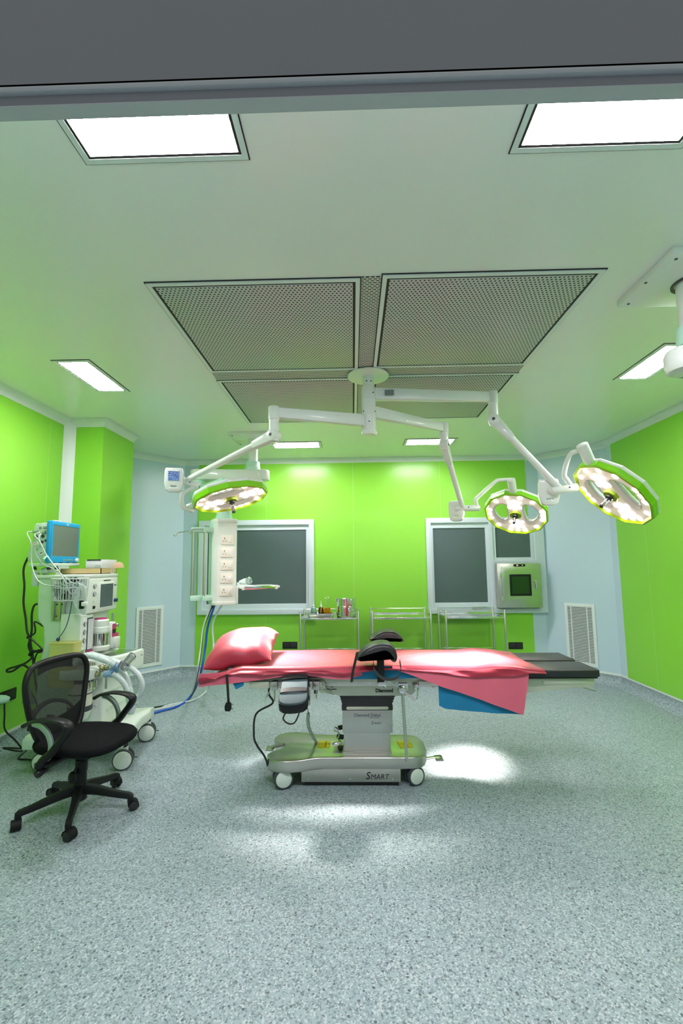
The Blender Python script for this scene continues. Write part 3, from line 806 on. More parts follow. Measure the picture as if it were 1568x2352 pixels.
    mb = MB(); mb.use('white_enamel').box(-.19, .19, -.15, .15, .0, .022, .006, M=TM); mb.box(-.20, -.185, -.05, .05, -.14, .02, .003, M=TM)
    tr = mb.build('tray', None, t)
    mb = MB(); mb.box(-.15, .145, -.158, -.149, -.008, .024, .002, M=TM); mb.build('tray_rail', 'polished_steel', tr)
    mb = MB()
    for x in (-.165, .153): mb.box(x - .012, x + .012, -.165, -.145, -.012, .028, .004, M=TM)
    mb.build('rail_cap', 'paper_white', tr)
    return R_, TM, w, dp
PR, PTM, _w, _d = pendant_left()
# breathing-mask connector lying on the tray
t = thing('breathing_connector', 'white breathing mask connector lying on the pendant tray', 'connector', PTM @ Vector((-.10, .0, .022)))
c = PTM @ Vector((-.12, -.02, .056))
mb = MB(); mb.lathe([(0, -.05), (.022, -.05), (.030, -.02), (.036, .0), (.034, .02), (.02, .03), (.018, .055), (.014, .055)], c, (.85, -.2, .12), 20); mb.build('connector_body', 'hose_white', t)
mb = MB(); mb.lathe([(.026, 0), (.034, .004), (.034, .03), (.024, .038)], c + Vector((.030, -.01, .010)), (.8, -.3, .25), 20); mb.build('clear_cup', 'clear_plastic', t)
mb = MB(); mb.tube([c + Vector((-.05, -.02, -.03)), c + Vector((-.02, -.05, -.028)), c + Vector((.03, -.06, -.030)), c + Vector((.08, -.04, -.032))], .008, 8, 4); mb.cyl(c + Vector((-.05, -.03, -.036)), c + Vector((-.05, -.03, .0)), .016, seg=14); mb.build('side_port', 'hose_white', t)

def pendant_right():
    t = thing('ceiling_pendant', 'white ceiling pendant arm with square plate cut off by the right picture edge', 'pendant', (1.71, 2.21, H))
    mb = MB(); mb.box(1.462, 1.935, 1.982, 2.430, H - .034, H, .003); pl = mb.build('ceiling_plate', 'white_enamel', t)
    mb = MB()
    for x, y in ((1.50, 2.02), (1.50, 2.39), (1.895, 2.02), (1.895, 2.39), (1.474, 2.2)): mb.cyl((x, y, H - .037), (x, y, H - .03), .007, seg=10)
    mb.build('plate_screws', 'dark_grey_plastic', pl)
    cx, cy = 1.71, 2.21
    mb = MB(); mb.lathe([(.078, H - .034), (.092, H - .034), (.092, H - .040), (.078, H - .040)], (cx, cy, 0), (0, 0, 1), 36); mb.build('hole_ring', 'dark_grey_plastic', t)
    mb = MB(); mb.cyl((cx, cy, H - .034), (cx, cy, 2.52), .072, seg=40); mb.build('column', 'white_enamel', t)
    mb = MB(); mb.lathe([(0, 2.545), (.088, 2.545), (.090, 2.50), (.090, 2.452), (0, 2.452)], (cx, cy, 0), (0, 0, 1), 40); mb.build('brake_collar', 'mint_plastic', t)
    mb = MB(); mb.beam((1.63, 2.20, 2.366), (2.45, 2.50, 2.366), .17, .124, .03); mb.cyl((1.637, 2.20, 2.304), (1.637, 2.20, 2.428), .094, seg=36, bev=.032); mb.build('upper_arm', 'white_enamel', t)
    mb = MB(); mb.cyl((2.40, 2.48, 2.30), (2.40, 2.48, 2.20), .07, seg=28); mb.build('end_joint', 'mint_plastic', t)
pendant_right()
# ================================================================== operating table
BY0, BY1 = 3.055, 3.630          # near and far edge of the table top
t = OT = thing('operating_table', 'stainless operating table with black leg pads on a wheeled pedestal base', 'operating table', (.08, 3.33, 0))
def mirror_base(front):
    back = [(x, 6.62 - y) for x, y in front][::-1]
    return front + back
fr = [(-.475, 3.31), (-.50, 3.255), (-.545, 3.225), (-.575, 3.170), (-.560, 3.105), (-.505, 3.060), (-.43, 3.050), (-.34, 3.068), (-.27, 3.098), (-.20, 3.108), (.36, 3.108), (.415, 3.125), (.450, 3.170), (.470, 3.24)]
base_o = mirror_base(fr)
mb = MB(); mb.prism(base_o, Matrix.Translation((0, 0, .104)), .074, .009, 3); bs = mb.build('base_cover', 'brushed_steel', t)
mb = MB(); mb.box(-.345, .285, 3.109, 3.505, .030, .110, .002); mb.build('plinth', 'brushed_steel', bs)
mb = MB(); mb.box(-.325, .268, 3.125, 3.495, .010, .034); mb.build('plinth_foot', 'black_rubber', bs)
mb = MB(); mb.mesh(text_mesh('S', .062, .22, bold=.0005), front_M(.076, 3.1085, .066)); mb.mesh(text_mesh('MART', .044, .22), front_M(.150, 3.1085, .060))
mb.build('lettering', 'dark_print', bs)
mb = MB()
for x, z in ((-.165, .140), (.228, .140), (-.30, .048), (-.035, .048), (.235, .048)): mb.cyl((x, 3.1115, z), (x, 3.104, z), .0055, seg=12, bev=.002)
mb.build('base_screws', 'chrome', bs)
def sticker(cx, cy, w, h, rz):
    M = Matrix.Translation((cx, cy, .1782)) @ Matrix.Rotation(rz, 4, 'Z')
    mb = MB(); mb.box(-w / 2, w / 2, -h / 2, h / 2, 0, .0012, M=M); s = mb.build('warning_sticker', 'yellow_sticker', bs)
    mb = MB(); mb.mesh(text_mesh('WARNING', .021, 0, .0003, .0004), M @ Matrix.Translation((.012, 0, .0013)) @ Matrix.Rotation(-PI / 2, 4, 'Z'))
    for k in range(4): mb.box(-.031 + k * .009, -.0298 + k * .009, -h * .36, h * .34 - .008 * (k % 2), .0012, .0016, M=M)
    mb.mesh(text_mesh('!', .026, 0, .0003, .001), M @ Matrix.Translation((.034, 0, .0013)) @ Matrix.Rotation(-PI / 2, 4, 'Z'))
    for a in ((-w / 2, w / 2, -h / 2, -h / 2 + .002), (-w / 2, w / 2, h / 2 - .002, h / 2), (-w / 2, -w / 2 + .002, -h / 2, h / 2), (w / 2 - .002, w / 2, -h / 2, h / 2)): mb.box(*a, .0011, .0016, M=M)
    mb.build('sticker_print', 'red_print', bs)
sticker(-.215, 3.325, .085, .125, 0); sticker(.335, 3.325, .085, .120, .12)
mb = MB(); mb.tube([(-.585, 3.33, .150), (-.555, 3.33, .165), (-.49, 3.33, .176)], .022, 8, 3, flat=.4); mb.box(-.61, -.555, 3.29, 3.37, .148, .156, .003); mb.build('brake_pedal', 'satin_steel', bs)
mb = MB(); mb.tube([(.46, 3.20, .135), (.50, 3.19, .145), (.545, 3.175, .150)], .014, 8, 3, flat=.5); mb.box(.515, .565, 3.14, 3.22, .140, .152, .005); mb.build('brake_pedal', 'satin_steel', bs)
def twin_wheel(parent, x, y, r, yaw, hub='machine_white', z=0.0, wd=.032, gap=.026, name='caster'):
    """twin wheel castor: fork, two tyres, two round covers"""
    M = Matrix.Translation((x, y, 0)) @ Matrix.Rotation(yaw, 4, 'Z')
    mb = MB(); mb.box(-.018, .018, -gap / 2, gap / 2, r * .5, r * 2.0, .004, M=M); mb.cyl(M @ Vector((0, 0, r * 1.75)), M @ Vector((0, 0, r * 2.15)), .022, seg=16)
    c = mb.build(name, hub, parent)
    for s in (-1, 1):
        a = M @ Vector((0, s * gap / 2, r)); b = M @ Vector((0, s * (gap / 2 + wd), r))
        mb = MB(); mb.cyl(a, b, r, seg=32, bev=.007); mb.build('tyre', 'dark_grey_plastic', c)
        d = (b - a).normalized()
        mb = MB(); mb.lathe([(r * .80, -.006), (r * .80, .001), (r * .72, .004), (0, .005)], b, d, 32); mb.build('wheel_cover', hub, c)
    return c
twin_wheel(t, -.462, 3.112, .062, .28); twin_wheel(t, .372, 3.160, .058, .40); twin_wheel(t, -.47, 3.50, .062, -.3); twin_wheel(t, .36, 3.46, .058, .2)
# column: inner box, outer sleeve, bellows, head housing
mb = MB(); mb.box(-.074, .230, 3.176, 3.44, .175, .40, .004); mb.box(-.080, .236, 3.168, 3.448, .175, .190, .003); col = mb.build('column', 'satin_steel', t)
mb = MB(); mb.box(-.082, .246, 3.166, 3.452, .305, .452, .004); mb.build('column_sleeve', 'satin_steel', col)
mb = MB(); mb.mesh(text_mesh('Diamond Delux', .027, 0, .0005, .0009), front_M(.082, 3.1655, .418)); mb.mesh(text_mesh('TM', .007), front_M(.168, 3.1655, .428)); mb.mesh(text_mesh('Surgical OT Table', .009, 0, .0004, .0002), front_M(.125, 3.1655, .402)); mb.build('lettering', 'grey_print', col)
mb = MB(); mb.mesh(text_mesh('S', .028, .2), front_M(.112, 3.1655, .369)); mb.mesh(text_mesh('MART', .019, .2), front_M(.146, 3.1655, .3665)); mb.build('lettering', 'dark_print', col)
mb = MB(); mb.box(-.086, .250, 3.162, 3.456, .446, .484, .008)
for k in range(4):
    mb.box(-.083 - .005 * k, .247 + .006 * k, 3.162 - .002 * k, 3.456 + .002 * k, .478 + k * .017, .499 + k * .017, .008)
mb.build('bellows', 'leather_black', t)
mb = MB(); mb.prism(rrect(.275, .019, .009), front_M(.083, 3.163, .464), .006, .001); mb.build('clamp_strip', 'cream_metal', t)
out = [(-.205, .628), (-.198, .600), (-.180, .577), (-.135, .553), (-.09, .541), (.345, .541), (.378, .548), (.398, .572), (.408, .628)]
mb = MB(); mb.prism(out[::-1], front_M(0, 3.50, 0), .345, .006); hd = mb.build('head_housing', 'cream_metal', t)
mb = MB(); mb.box(-.205, .408, 3.148, 3.156, .606, .648, .002); mb.build('housing_rail', 'brushed_steel', hd)
mb = MB(); mb.mesh(text_mesh('Diamond', .031, 0, .0005, .0016), front_M(.195, 3.1545, .575)); mb.build('lettering', 'dark_print', hd)
mb = MB()
mb.lathe([(0, 0), (.012, 0), (.012, .002), (0, .003)], (-.150, 3.155, .622), (0, -1, 0), 20); mb.mesh(plate_mesh([(.020 * math.cos(math.radians(a)), .020 * math.sin(math.radians(a))) for a in range(200, 345, 12)] + [(.0165 * math.cos(math.radians(a)), .0165 * math.sin(math.radians(a))) for a in range(344, 199, -12)], [], .001), front_M(-.150, 3.1545, .622))
mb.box(-.176, -.160, 3.153, 3.155, .585, .587); mb.box(-.179, -.172, 3.153, 3.155, .583, .589); mb.box(-.152, -.118, 3.153, 3.155, .583, .588)
mb.mesh(text_mesh('HOME', .0075), front_M(-.150, 3.1545, .598)); mb.build('housing_marks', 'dark_print', hd)
mb = MB()
for x in (-.10, .005, .10, .235): mb.cyl((x, 3.148, .628), (x, 3.143, .628), .006, seg=14, bev=.001)
mb.build('rail_screws', 'chrome', hd)
# table top frame, side rails, clamps and levers
mb = MB(); mb.box(-.80, 1.08, BY0 + .05, BY1 - .05, .640, .672, .004); mb.build('top_frame', 'cream_metal', t)
for y in (BY0 + .008, BY1 - .020):
    mb = MB(); mb.box(-.66, -.205, y, y + .012, .622, .655, .003); mb.box(.41, 1.075, y, y + .012, .622, .655, .003); mb.build('side_rail', 'brushed_steel', t)
mb = MB(); mb.box(-.675, -.545, BY0 - .002, BY0 + .022, .617, .660, .004); mb.build('rail_end_block', 'cream_metal', t)
def clamp(x, rod=.075, lever=False):
    mb = MB(); mb.box(x - .020, x + .020, BY0 - .022, BY0 + .028, .612, .664, .004); c = mb.build('rail_clamp', 'satin_steel', t)
    mb = MB(); mb.cyl((x, BY0 - .006, .618), (x, BY0 - .006, .618 - rod), .0045, seg=10); mb.cyl((x, BY0 - .02, .640), (x, BY0 - .034, .640), .010, seg=14, bev=.003); mb.build('clamp_pin', 'brass_nickel', c)
clamp(-.508); clamp(-.285, .10); clamp(-.262 + .02, .06)
mb = MB(); mb.tube([(-.538, BY0 - .01, .625), (-.542, BY0 - .02, .600), (-.556, BY0 - .028, .572), (-.566, BY0 - .03, .545)], .009, 8, 4, flat=.5); mb.build('release_lever', 'chrome', t)
mb = MB(); mb.cyl((-.215, BY0 + .03, .632), (-.215, BY0 + .075, .632), .028, seg=28, bev=.002); mb.beam((-.235, BY0 + .05, .62), (-.20, BY0 + .06, .575), .012, .026, .003); mb.beam((-.20, BY0 + .07, .585), (-.13, BY0 + .12, .556), .012, .024, .003); mb.build('back_hinge', 'cream_metal', t)
mb = MB(); mb.box(-.262, -.240, BY0 + .05, BY0 + .065, .570, .61, .002); mb.build('cable_stop', 'black_plastic', t)
mb = MB(); mb.cyl((.405, BY0 + .03, .610), (.405, BY0 + .085, .610), .022, seg=24, bev=.002); mb.tube([(.405, BY0 + .02, .612), (.400, BY0 + .01, .585), (.397, BY0 + .0, .562), (.394, BY0, .548)], .010, 10, 3, flat=.45); mb.build('latch_lever', 'chrome', t)
# mattress under the sheets and the two black leg sections
mb = MB(); mb.box(-.83, 1.10, BY0 + .012, BY1 - .012, .674, .742, .022, 3); mb.build('mattress', 'vinyl_black', t)
for y0, y1 in ((BY0, 3.325), (3.375, BY1 + .01)):
    mb = MB(); mb.box(1.085, 1.548, y0, y1, .676, .722, .010, 3); pd = mb.build('leg_pad', 'vinyl_black', t)
    mb = MB(); mb.box(1.095, 1.538, y0 + .012, y1 - .012, .666, .678, .002); mb.build('pad_board', 'black_plastic', pd)
    lp = [(1.06, .664), (1.528, .664), (1.524, .615), (1.514, .606), (1.40, .602), (1.06, .572)]
    mb = MB(); mb.prism(lp[::-1], front_M(0, y0 + .052, 0), .018, .004); ar = mb.build('leg_arm', 'cream_metal', t)
    mb = MB(); mb.prism([(1.07, .655), (1.48, .653), (1.475, .628), (1.07, .624)][::-1], front_M(0, y0 + .034, 0), .004, .0015)
    for x in (1.195, 1.290): mb.cyl((x, y0 + .03, .640), (x, y0 + .026, .640), .008, seg=16, bev=.002)
    mb.build('arm_cover', 'cream_metal', ar)
mb = MB(); mb.beam((1.42, BY0 + .06, .612), (1.535, BY0 + .045, .582), .020, .005, .001); mb.build('release_handle', 'brass_nickel', t)
# pedals lying on the base next to the column
mb = MB()
mb.cyl((-.150, 3.24, .205), (-.090, 3.25, .219), .013, seg=20, bev=.002); mb.tube([(-.09, 3.25, .215), (-.115, 3.30, .222), (-.108, 3.34, .235), (-.13, 3.38, .25)], .007, 8, 4); mb.cyl((-.145, 3.38, .262), (-.115, 3.375, .25), .017, seg=20, bev=.003)
mb.build('foot_pedal', 'chrome', t)
mb = MB(); mb.cyl((-.125, 3.36, .222), (-.080, 3.35, .215), .016, seg=16, bev=.004); mb.cyl((-.12, 3.40, .26), (-.075, 3.40, .268), .015, seg=16, bev=.004); mb.cyl((-.11, 3.24, .186), (-.086, 3.25, .189), .010, seg=12); mb.build('pedal_sleeve', 'black_rubber', t)
# cables of the table
mb = MB(); mb.tube([(-.552, BY0 + .04, .63), (-.548, BY0 + .02, .575), (-.520, BY0 - .01, .53), at(588, 1640, 3.08), at(583, 1690, 3.10), at(590, 1712, 3.10), at(606, 1735, 3.10), at(613, 1751, 3.10), (-.56, 3.11, .130), (-.54, 3.12, .125)], .0065, 8, 6); mb.build('power_cable', 'cable_black', t)
mb = MB(); mb.tube([at(520.5, 1549, 3.012), at(521.5, 1562, 3.008), at(523, 1585, 3.012), at(524.5, 1612, 3.02)], .008, 8, 5); cb = mb.build('head_cable', 'cable_black', t)
mb = MB(); q = at(525.5, 1612, 3.03)
mb.prism([(-.014, .0), (-.022, -.022), (-.020, -.045), (-.014, -.052), (.012, -.052), (.019, -.040), (.019, -.010), (.012, 0)][::-1], front_M(q.x, 3.03, q.z), .026, .005); mb.cyl((q.x, 3.018, q.z - .005), (q.x, 3.018, q.z + .022), .008, seg=12)
pg = mb.build('plug', 'black_plastic', cb)
mb = MB()
for z in (-.012, -.040): mb.cyl((q.x + .015, 3.018, q.z + z), (q.x + .031, 3.018, q.z + z), .003, seg=8)
mb.build('plug_pin', 'brass_nickel', pg)
mb = MB(); mb.tube([(-.30, BY0 + .10, .64), at(645, 1570, 3.16), at(652, 1583, 3.15), (-.42, 3.18, .60), at(633, 1566, 3.17)], .005, 8, 5); mb.build('hanging_lead', 'cable_black', t)

# ------------------------------------------------------------------ arm board hanging from the rail
t = thing('arm_board', 'grey padded arm board with black straps hanging from the near table rail', 'arm board', (-.45, 2.95, .50))
A = at(678, 1563, 3.03); B = at(664, 1618, 2.80)
ax = (B - A).normalized(); L_ = (B - A).length; xx = Vector((1, .04, .05)); M = frame_M(A, -ax.cross(xx).cross(ax) if False else xx, -ax)
L_ += .02
o = [(-.080, .02), (.080, .02), (.084, -L_ * .75), (.078, -L_ * .88), (.055, -L_ * .97), (.02, -L_), (-.02, -L_), (-.055, -L_ * .97), (-.078, -L_ * .88), (-.084, -L_ * .75)]
mb = MB(); mb.prism(o[::-1], M @ Matrix.Translation((0, 0, .0)), .020, .008); mb.build('pad', 'armboard_grey', t)
o2 = [(x * 1.05, y * 1.0 - (.004 if y < 0 else 0)) for x, y in o]
mb = MB(); mb.prism(o2[::-1], M @ Matrix.Translation((0, 0, -.050)), .058, .010); mb.build('board', 'black_plastic', t)
for f, ww in ((-.01, .030), (-L_ * .56, .030)):
    rowP = []
    for k in range(13):
        u = -1 + 2 * k / 12; x = u * .094; lift = .020 + .018 * (1 - u * u) ** .5 + (.0 if abs(u) < .98 else -.06)
        rowP.append([M @ Vector((x, f + ww / 2, lift + .002)), M @ Vector((x, f - ww / 2, lift - .006 * (1 - u * u)))])
    mb = MB(); mb.grid(rowP, .004); mb.build('strap', 'black_rubber', t)
mb = MB(); mb.tube([M @ Vector((-.030, -L_ * .95, -.03)), at(650, 1650, 2.83), at(662, 1662, 2.83), at(676, 1660, 2.83), at(685, 1643, 2.83), M @ Vector((.045, -L_ * .9, -.03))], .0045, 8, 6); mb.build('cord_loop', 'cable_black', t)
mb = MB(); mb.beam(A + Vector((0, .0, -.005)), A + Vector((0, .06, .005)), .04, .03, .003); mb.build('rail_clamp', 'satin_steel', t)
# coiled lead of the hand control behind the arm board
t = thing('hand_control_lead', 'thin coiled lead hanging behind the arm board down to the base', 'cable', (-.3, 3.2, .4))
a, b = at(700, 1590, 3.20), at(708, 1638, 3.25); c_, d_ = at(707, 1655, 3.26), at(715, 1686, 3.30)
mb = MB(); mb.tube([(-.36, 3.12, .64), a, (a + b) / 2, b], .0028, 6, 4); mb.build('lead', 'grey_print', t)
pts = []
ctr = smooth([b, c_, (c_ + d_) / 2 + Vector((-.006, 0, 0)), d_, (-.27, 3.36, .182)], 12)
for i, p in enumerate(ctr):
    for k in range(5):
        ph = 2 * PI * (i + k / 5) * .75; n_ = ctr[min(i + 1, len(ctr) - 1)]; q = p.lerp(n_, k / 5)
        pts.append(q + Vector((math.cos(ph) * .009, math.sin(ph) * .009, 0)))
mb = MB(); mb.tube(pts, .0035, 5, 1); mb.build('coil', 'silver_paint', t)

# ------------------------------------------------------------------ drapes, sheet, pillow
def cloth_noise(x, y):
    return .5 * math.sin(x * 9.1 + y * 5.3) + .3 * math.sin(x * 17.7 - y * 11.9 + 1.3) + .2 * math.sin(x * 33 + y * 27 + .4)
def sheet_grid(xs, f, n):
    return [[f(x, k / (n - 1)) for k in range(n)] for x in xs]
def interp(tab, x):
    if x <= tab[0][0]: return tab[0][1]
    for (a, b), (c, d) in zip(tab, tab[1:]):
        if x <= c: return b + (d - b) * (x - a) / (c - a)
    return tab[-1][1]
# hem heights read along the near side of the table (metres)
def hem(points, Y): return [(at(px, py, Y).x, at(px, py, Y).z) for px, py in points]
YS = 3.018
red_hem = hem([(446, 1561), (462, 1556), (476, 1556), (492, 1559), (504, 1553), (520, 1548), (560, 1550), (600, 1551), (650, 1548), (700, 1544), (745, 1548), (790, 1553), (815, 1546), (850, 1540), (880, 1536), (930, 1537), (985, 1543), (1040, 1550), (1090, 1556), (1130, 1554), (1180, 1553), (1219, 1547)], YS)
top_z = [(-1.0, .664), (-.93, .684), (-.86, .712), (-.78, .742), (-.72, .754), (-.2, .757), (.3, .757), (.6, .752), (.76, .752), (.88, .764), (1.0, .758), (1.10, .742), (1.16, .734)]
far_y = [(-1.0, 3.10), (-.93, 3.22), (-.86, 3.42), (-.78, 3.62), (-.7, 3.645), (1.2, 3.645)]
far_z = [(-1.0, .660), (-.86, .70), (-.78, .64), (-.6, .56), (1.0, .55), (1.08, .62), (1.2, .66)]  # unseen far hem, lowered to cut the lamp light under the table
xs = [-.985 + 2.165 * i / 170 for i in range(171)]
def red(x, v):
    zt = interp(top_z, x); yf = interp(far_y, x); zh = interp(red_hem, x); zf = interp(far_z, x)
    bul = .010 * cloth_noise(x * 1.3, 0)
    near_t = 3.050 + .010 * math.sin(x * 5)
    if x < -.80: near_t = 3.05 + (x + .80) * -.1
    # v runs hem -> near fold -> top -> far fold -> far hem
    if v < .30:
        k = v / .30; z = zh + (zt - .022 - zh) * k
        y = YS + .006 * math.sin(k * PI) * math.sin(x * 21) + (near_t - .018 - YS) * k ** 2 - .004
    elif v < .42:
        k = (v - .30) / .12; a = k * PI / 2
        y = near_t - .018 + .030 * (1 - math.cos(a)) * .9; z = zt - .022 + .022 * math.sin(a)
    elif v < .85:
        k = (v - .42) / .43; y = near_t + .009 + (yf - .03 - near_t - .009) * k; z = zt + .004 * cloth_noise(x * 2.2, k * 2.4) * math.sin(k * PI)
    else:
        k = (v - .85) / .15; y = yf - .03 + .03 * math.sin(k * PI / 2); z = zt - (zt - zf) * (1 - math.cos(k * PI / 2))
    if x > 1.0:
        s = (x - 1.0) / .18
        return Vector((x - .05 * s * (1 - v) * 0 + .02 * s * math.sin(v * 7), y, z))
    return Vector((x, y, z))
mb = MB(); mb.grid(sheet_grid(xs, red, 72), .004)
tag(mb.build('bed_sheet', 'red_satin', sharp=80), 'red striped satin sheet spread over the operating table', 'sheet')
def hanging(name, m, label, top, bot, Y, wave, n=60, rows=10, thick=.003, fold=0.0):
    x0, x1 = max(top[0][0], bot[0][0]), min(top[-1][0], bot[-1][0]); P = []
    for i in range(n + 1):
        x = x0 + (x1 - x0) * i / n; zt, zb = interp(top, x), interp(bot, x); row = []
        for k in range(rows + 1):
            f = k / rows; amp = wave * f
            row.append(Vector((x, Y - fold * f + amp * math.sin(x * 19 + .7) + amp * .5 * math.sin(x * 41), zt + (zb - zt) * f)))
        P.append(row)
    mb = MB(); mb.grid(P, thick); return tag(mb.build(name, m, sharp=80), label, 'drape')
YP = 3.034
hanging('drape', 'pink_drape', 'long pink drape hanging below the red sheet at the head end', hem([(455, 1548), (500, 1545), (600, 1540), (700, 1538), (832, 1538)], YP), hem([(456, 1578), (490, 1574), (524, 1570.5), (589, 1563), (622, 1558), (655, 1553), (693, 1551.5), (728, 1555), (770, 1560), (800, 1560), (832, 1551)], YP), YP, .004)
hanging('drape', 'pink_drape', 'pink drape corner hanging low below the red sheet near the leg pads', hem([(900, 1530), (1000, 1538), (1100, 1540), (1215, 1538)], YP), hem([(900, 1535), (930, 1545), (964, 1557.5), (1013, 1576), (1100, 1605), (1199, 1641), (1201, 1639), (1213, 1553)], YP), YP, .005, n=120, fold=.012)
YB = 3.046
hanging('drape', 'blue_drape', 'blue drape showing below the red sheet beside the leg support', hem([(810, 1545), (870, 1530), (905, 1530), (970, 1540)], YB), hem([(810, 1560), (850, 1559.5), (905, 1559), (970, 1558)], YB), YB, .002)
hanging('drape', 'blue_drape', 'blue drape hanging under the low pink drape corner', hem([(1006, 1565), (1100, 1560), (1199, 1560)], YB), hem([(1007, 1620), (1022, 1627), (1060, 1632), (1127, 1637), (1199, 1641)], YB), YB, .004)
hanging('drape', 'blue_drape', 'small blue drape corner peeking out under the pink drape at the head end', hem([(533, 1560), (560, 1560)], YB), hem([(533, 1566), (542, 1583.5), (557, 1576), (561, 1572)], YB), YB, .001, n=24)

def pillow():
    n, m = 44, 36; bm = MB(); P = []
    C_ = Vector((-.775, 3.325, .815)); hw, hl, th = .225, .255, .122
    M = Matrix.Translation(C_) @ Matrix.Rotation(.03, 4, 'Z') @ Matrix.Rotation(-.13, 4, 'Y') @ Matrix.Rotation(.20, 4, 'X')
    def edge(u, v, s):
        x, y = u * hw, v * hl
        e = max(0, (1 - abs(u) ** 2.6)) ** .55 * max(0, (1 - abs(v) ** 2.6)) ** .55
        pin = 1 - .07 * (1 - abs(u) ** 2) * (abs(v) ** 4) - .0
        x *= 1 - .10 * (1 - v * v) * abs(u) ** 5 * .6; y *= 1 - .10 * (1 - u * u) * abs(v) ** 5 * .8
        z = s * th * e * (1.0 if s > 0 else .62)
        w = .008 * math.sin(u * 7 + v * 4) * abs(v) ** 2 + .010 * math.sin(v * 9 + 1) * abs(u) ** 3
        z += w * (1 - .3 * e) + (.005 * math.sin(u * 9 + 2) * (abs(v) ** 3) * e)
        if s > 0: z += -.012 * math.exp(-((u - .25) ** 2 + (v + .62) ** 2) / .05)
        return M @ Vector((x, y, z))
    us = [math.sin(-PI / 2 + PI * i / n) for i in range(n + 1)]; vs = [math.sin(-PI / 2 + PI * j / m) for j in range(m + 1)]
    mb = MB()
    for s in (1, -1): mb.grid([[edge(u, v, s) for v in vs] for u in us])
    bmesh.ops.remove_doubles(mb.bm, verts=mb.bm.verts[:], dist=.0006)
    bmesh.ops.recalc_face_normals(mb.bm, faces=mb.bm.faces[:])
    return tag(mb.build('pillow', 'red_satin', sharp=70), 'plump red satin pillow on the head end of the table', 'pillow')
pillow()

# ------------------------------------------------------------------ knee crutches (leg supports)
def leg_support(label, outline, y0, y1, loc):
    """thick arched saddle pad: side outline in metres (x, z), padded from y0 back to y1"""
    t = thing('leg_support', label, 'leg support', loc, group='black leg supports')
    o = [Vector((x, z, 0)) for x, z in outline]
    P = smooth(o, 4, True); n = len(P); c = sum(P, Vector()) / n
    ys = [y0, y0 + .006, y0 + .016, y0 + .03, (y0 + y1) / 2, y1 - .03, y1 - .016, y1 - .006, y1]
    ins = [.022, .009, .002, 0, -.002, 0, .002, .009, .022]
    nr = []
    for i in range(n):
        d = (P[(i + 1) % n] - P[i - 1]).normalized(); nr.append(Vector((-d.y, d.x, 0)))
    area = sum(P[i].x * P[(i + 1) % n].y - P[(i + 1) % n].x * P[i].y for i in range(n))
    sg = 1 if area > 0 else -1
    tt = bmesh.new(); V = []
    for y, q in zip(ys, ins): V.append([tt.verts.new((P[i].x + nr[i].x * q * sg, y, P[i].y + nr[i].y * q * sg)) for i in range(n)])
    for a, b in zip(V, V[1:]):
        for i in range(n): tt.faces.new((a[i], a[(i + 1) % n], b[(i + 1) % n], b[i]))
    tt.faces.new(V[0]); tt.faces.new(V[-1][::-1]); bmesh.ops.recalc_face_normals(tt, faces=tt.faces[:])
    mb = MB(); mb._join(tt); pad = mb.build('saddle_pad', 'leather_black', t, sharp=50)
    for y, k in ((y0 + .010, .0045), (y1 - .010, .0045)):
        mb = MB(); mb.tube([(P[i].x + nr[i].x * k * sg, y, P[i].y + nr[i].y * k * sg) for i in range(n)], .0035, 6, 1, True); mb.build('piping', 'vinyl_black', pad)
    return t
def side_outline(px, o, sc, Y): return [(at(o[0] + x / sc, o[1] + y / sc, Y).x, at(o[0] + x / sc, o[1] + y / sc, Y).z) for x, y in px]
NEAR = side_outline([(360, 775), (470, 765), (600, 718), (700, 680), (790, 655), (900, 632), (965, 665), (1005, 740), (1060, 795), (1115, 800), (1150, 745), (1152, 650), (1105, 545), (1020, 462), (890, 432), (740, 445), (600, 498), (490, 565), (410, 660), (350, 745)], (780, 1430), 8.711, 2.93)
FAR = side_outline([(600, 345), (640, 400), (720, 430), (800, 405), (900, 378), (1000, 368), (1110, 378), (1220, 392), (1283, 376), (1245, 312), (1175, 245), (1095, 195), (1000, 180), (880, 188), (770, 232), (690, 300), (630, 320)], (780, 1430), 8.711, 3.64)
t = leg_support('black leather leg support on the near side of the table, strap hanging', NEAR, 2.93, 3.125, (.155, 3.0, .85))
mb = MB(); mb.prism(rrect(.045, .19, .01), front_M(.165, 3.005, .742), .014, .003); mb.build('upright', 'black_plastic', t)
mb = MB(); mb.prism(rrect(.050, .024, .010), front_M(.168, 2.99, .662), .022, .003); mb.beam((.175, 3.0, .67), (.195, 3.01, .635), .025, .02, .003); mb.build('upright_socket', 'chrome', t)
mb = MB(); mb.beam((.185, 3.0, .69), (.262, 3.02, .632), .016, .014, .003); mb.beam((.205, 3.0, .668), (.30, 3.02, .622), .014, .012, .003); mb.build('support_arm', 'silver_paint', t)
mb = MB(); mb.ball((.293, 3.005, .622), .026, 1, .8, 1); mb.cyl((.293, 3.02, .622), (.293, 2.968, .622), .018, seg=20, bev=.003); mb.box(.275, .335, 3.015, 3.05, .612, .655, .004); mb.build('rail_clamp', 'chrome', t)
mb = MB(); mb.beam((.300, 2.975, .620), (.372, 2.955, .570), .010, .016, .004); mb.build('clamp_lever', 'chrome', t)
mb = MB(); mb.cyl((.298, 2.995, .612), (.312, 2.975, .205), .0095, seg=16); mb.build('support_rod', 'satin_steel', t)
def strap(pts, w, name='strap', dirv=(0, 1, 0)):
    P = smooth(pts, 6); mb = MB(); d = Vector(dirv) * (w / 2)
    mb.grid([[p - d, p + d] for p in P], .003); mb.build(name, 'black_rubber', t)
strap([(.02, 2.975, .855), (.005, 2.95, .80), (-.010, 2.945, .74), (-.018, 2.945, .682)], .022, dirv=(.7, .5, 0))
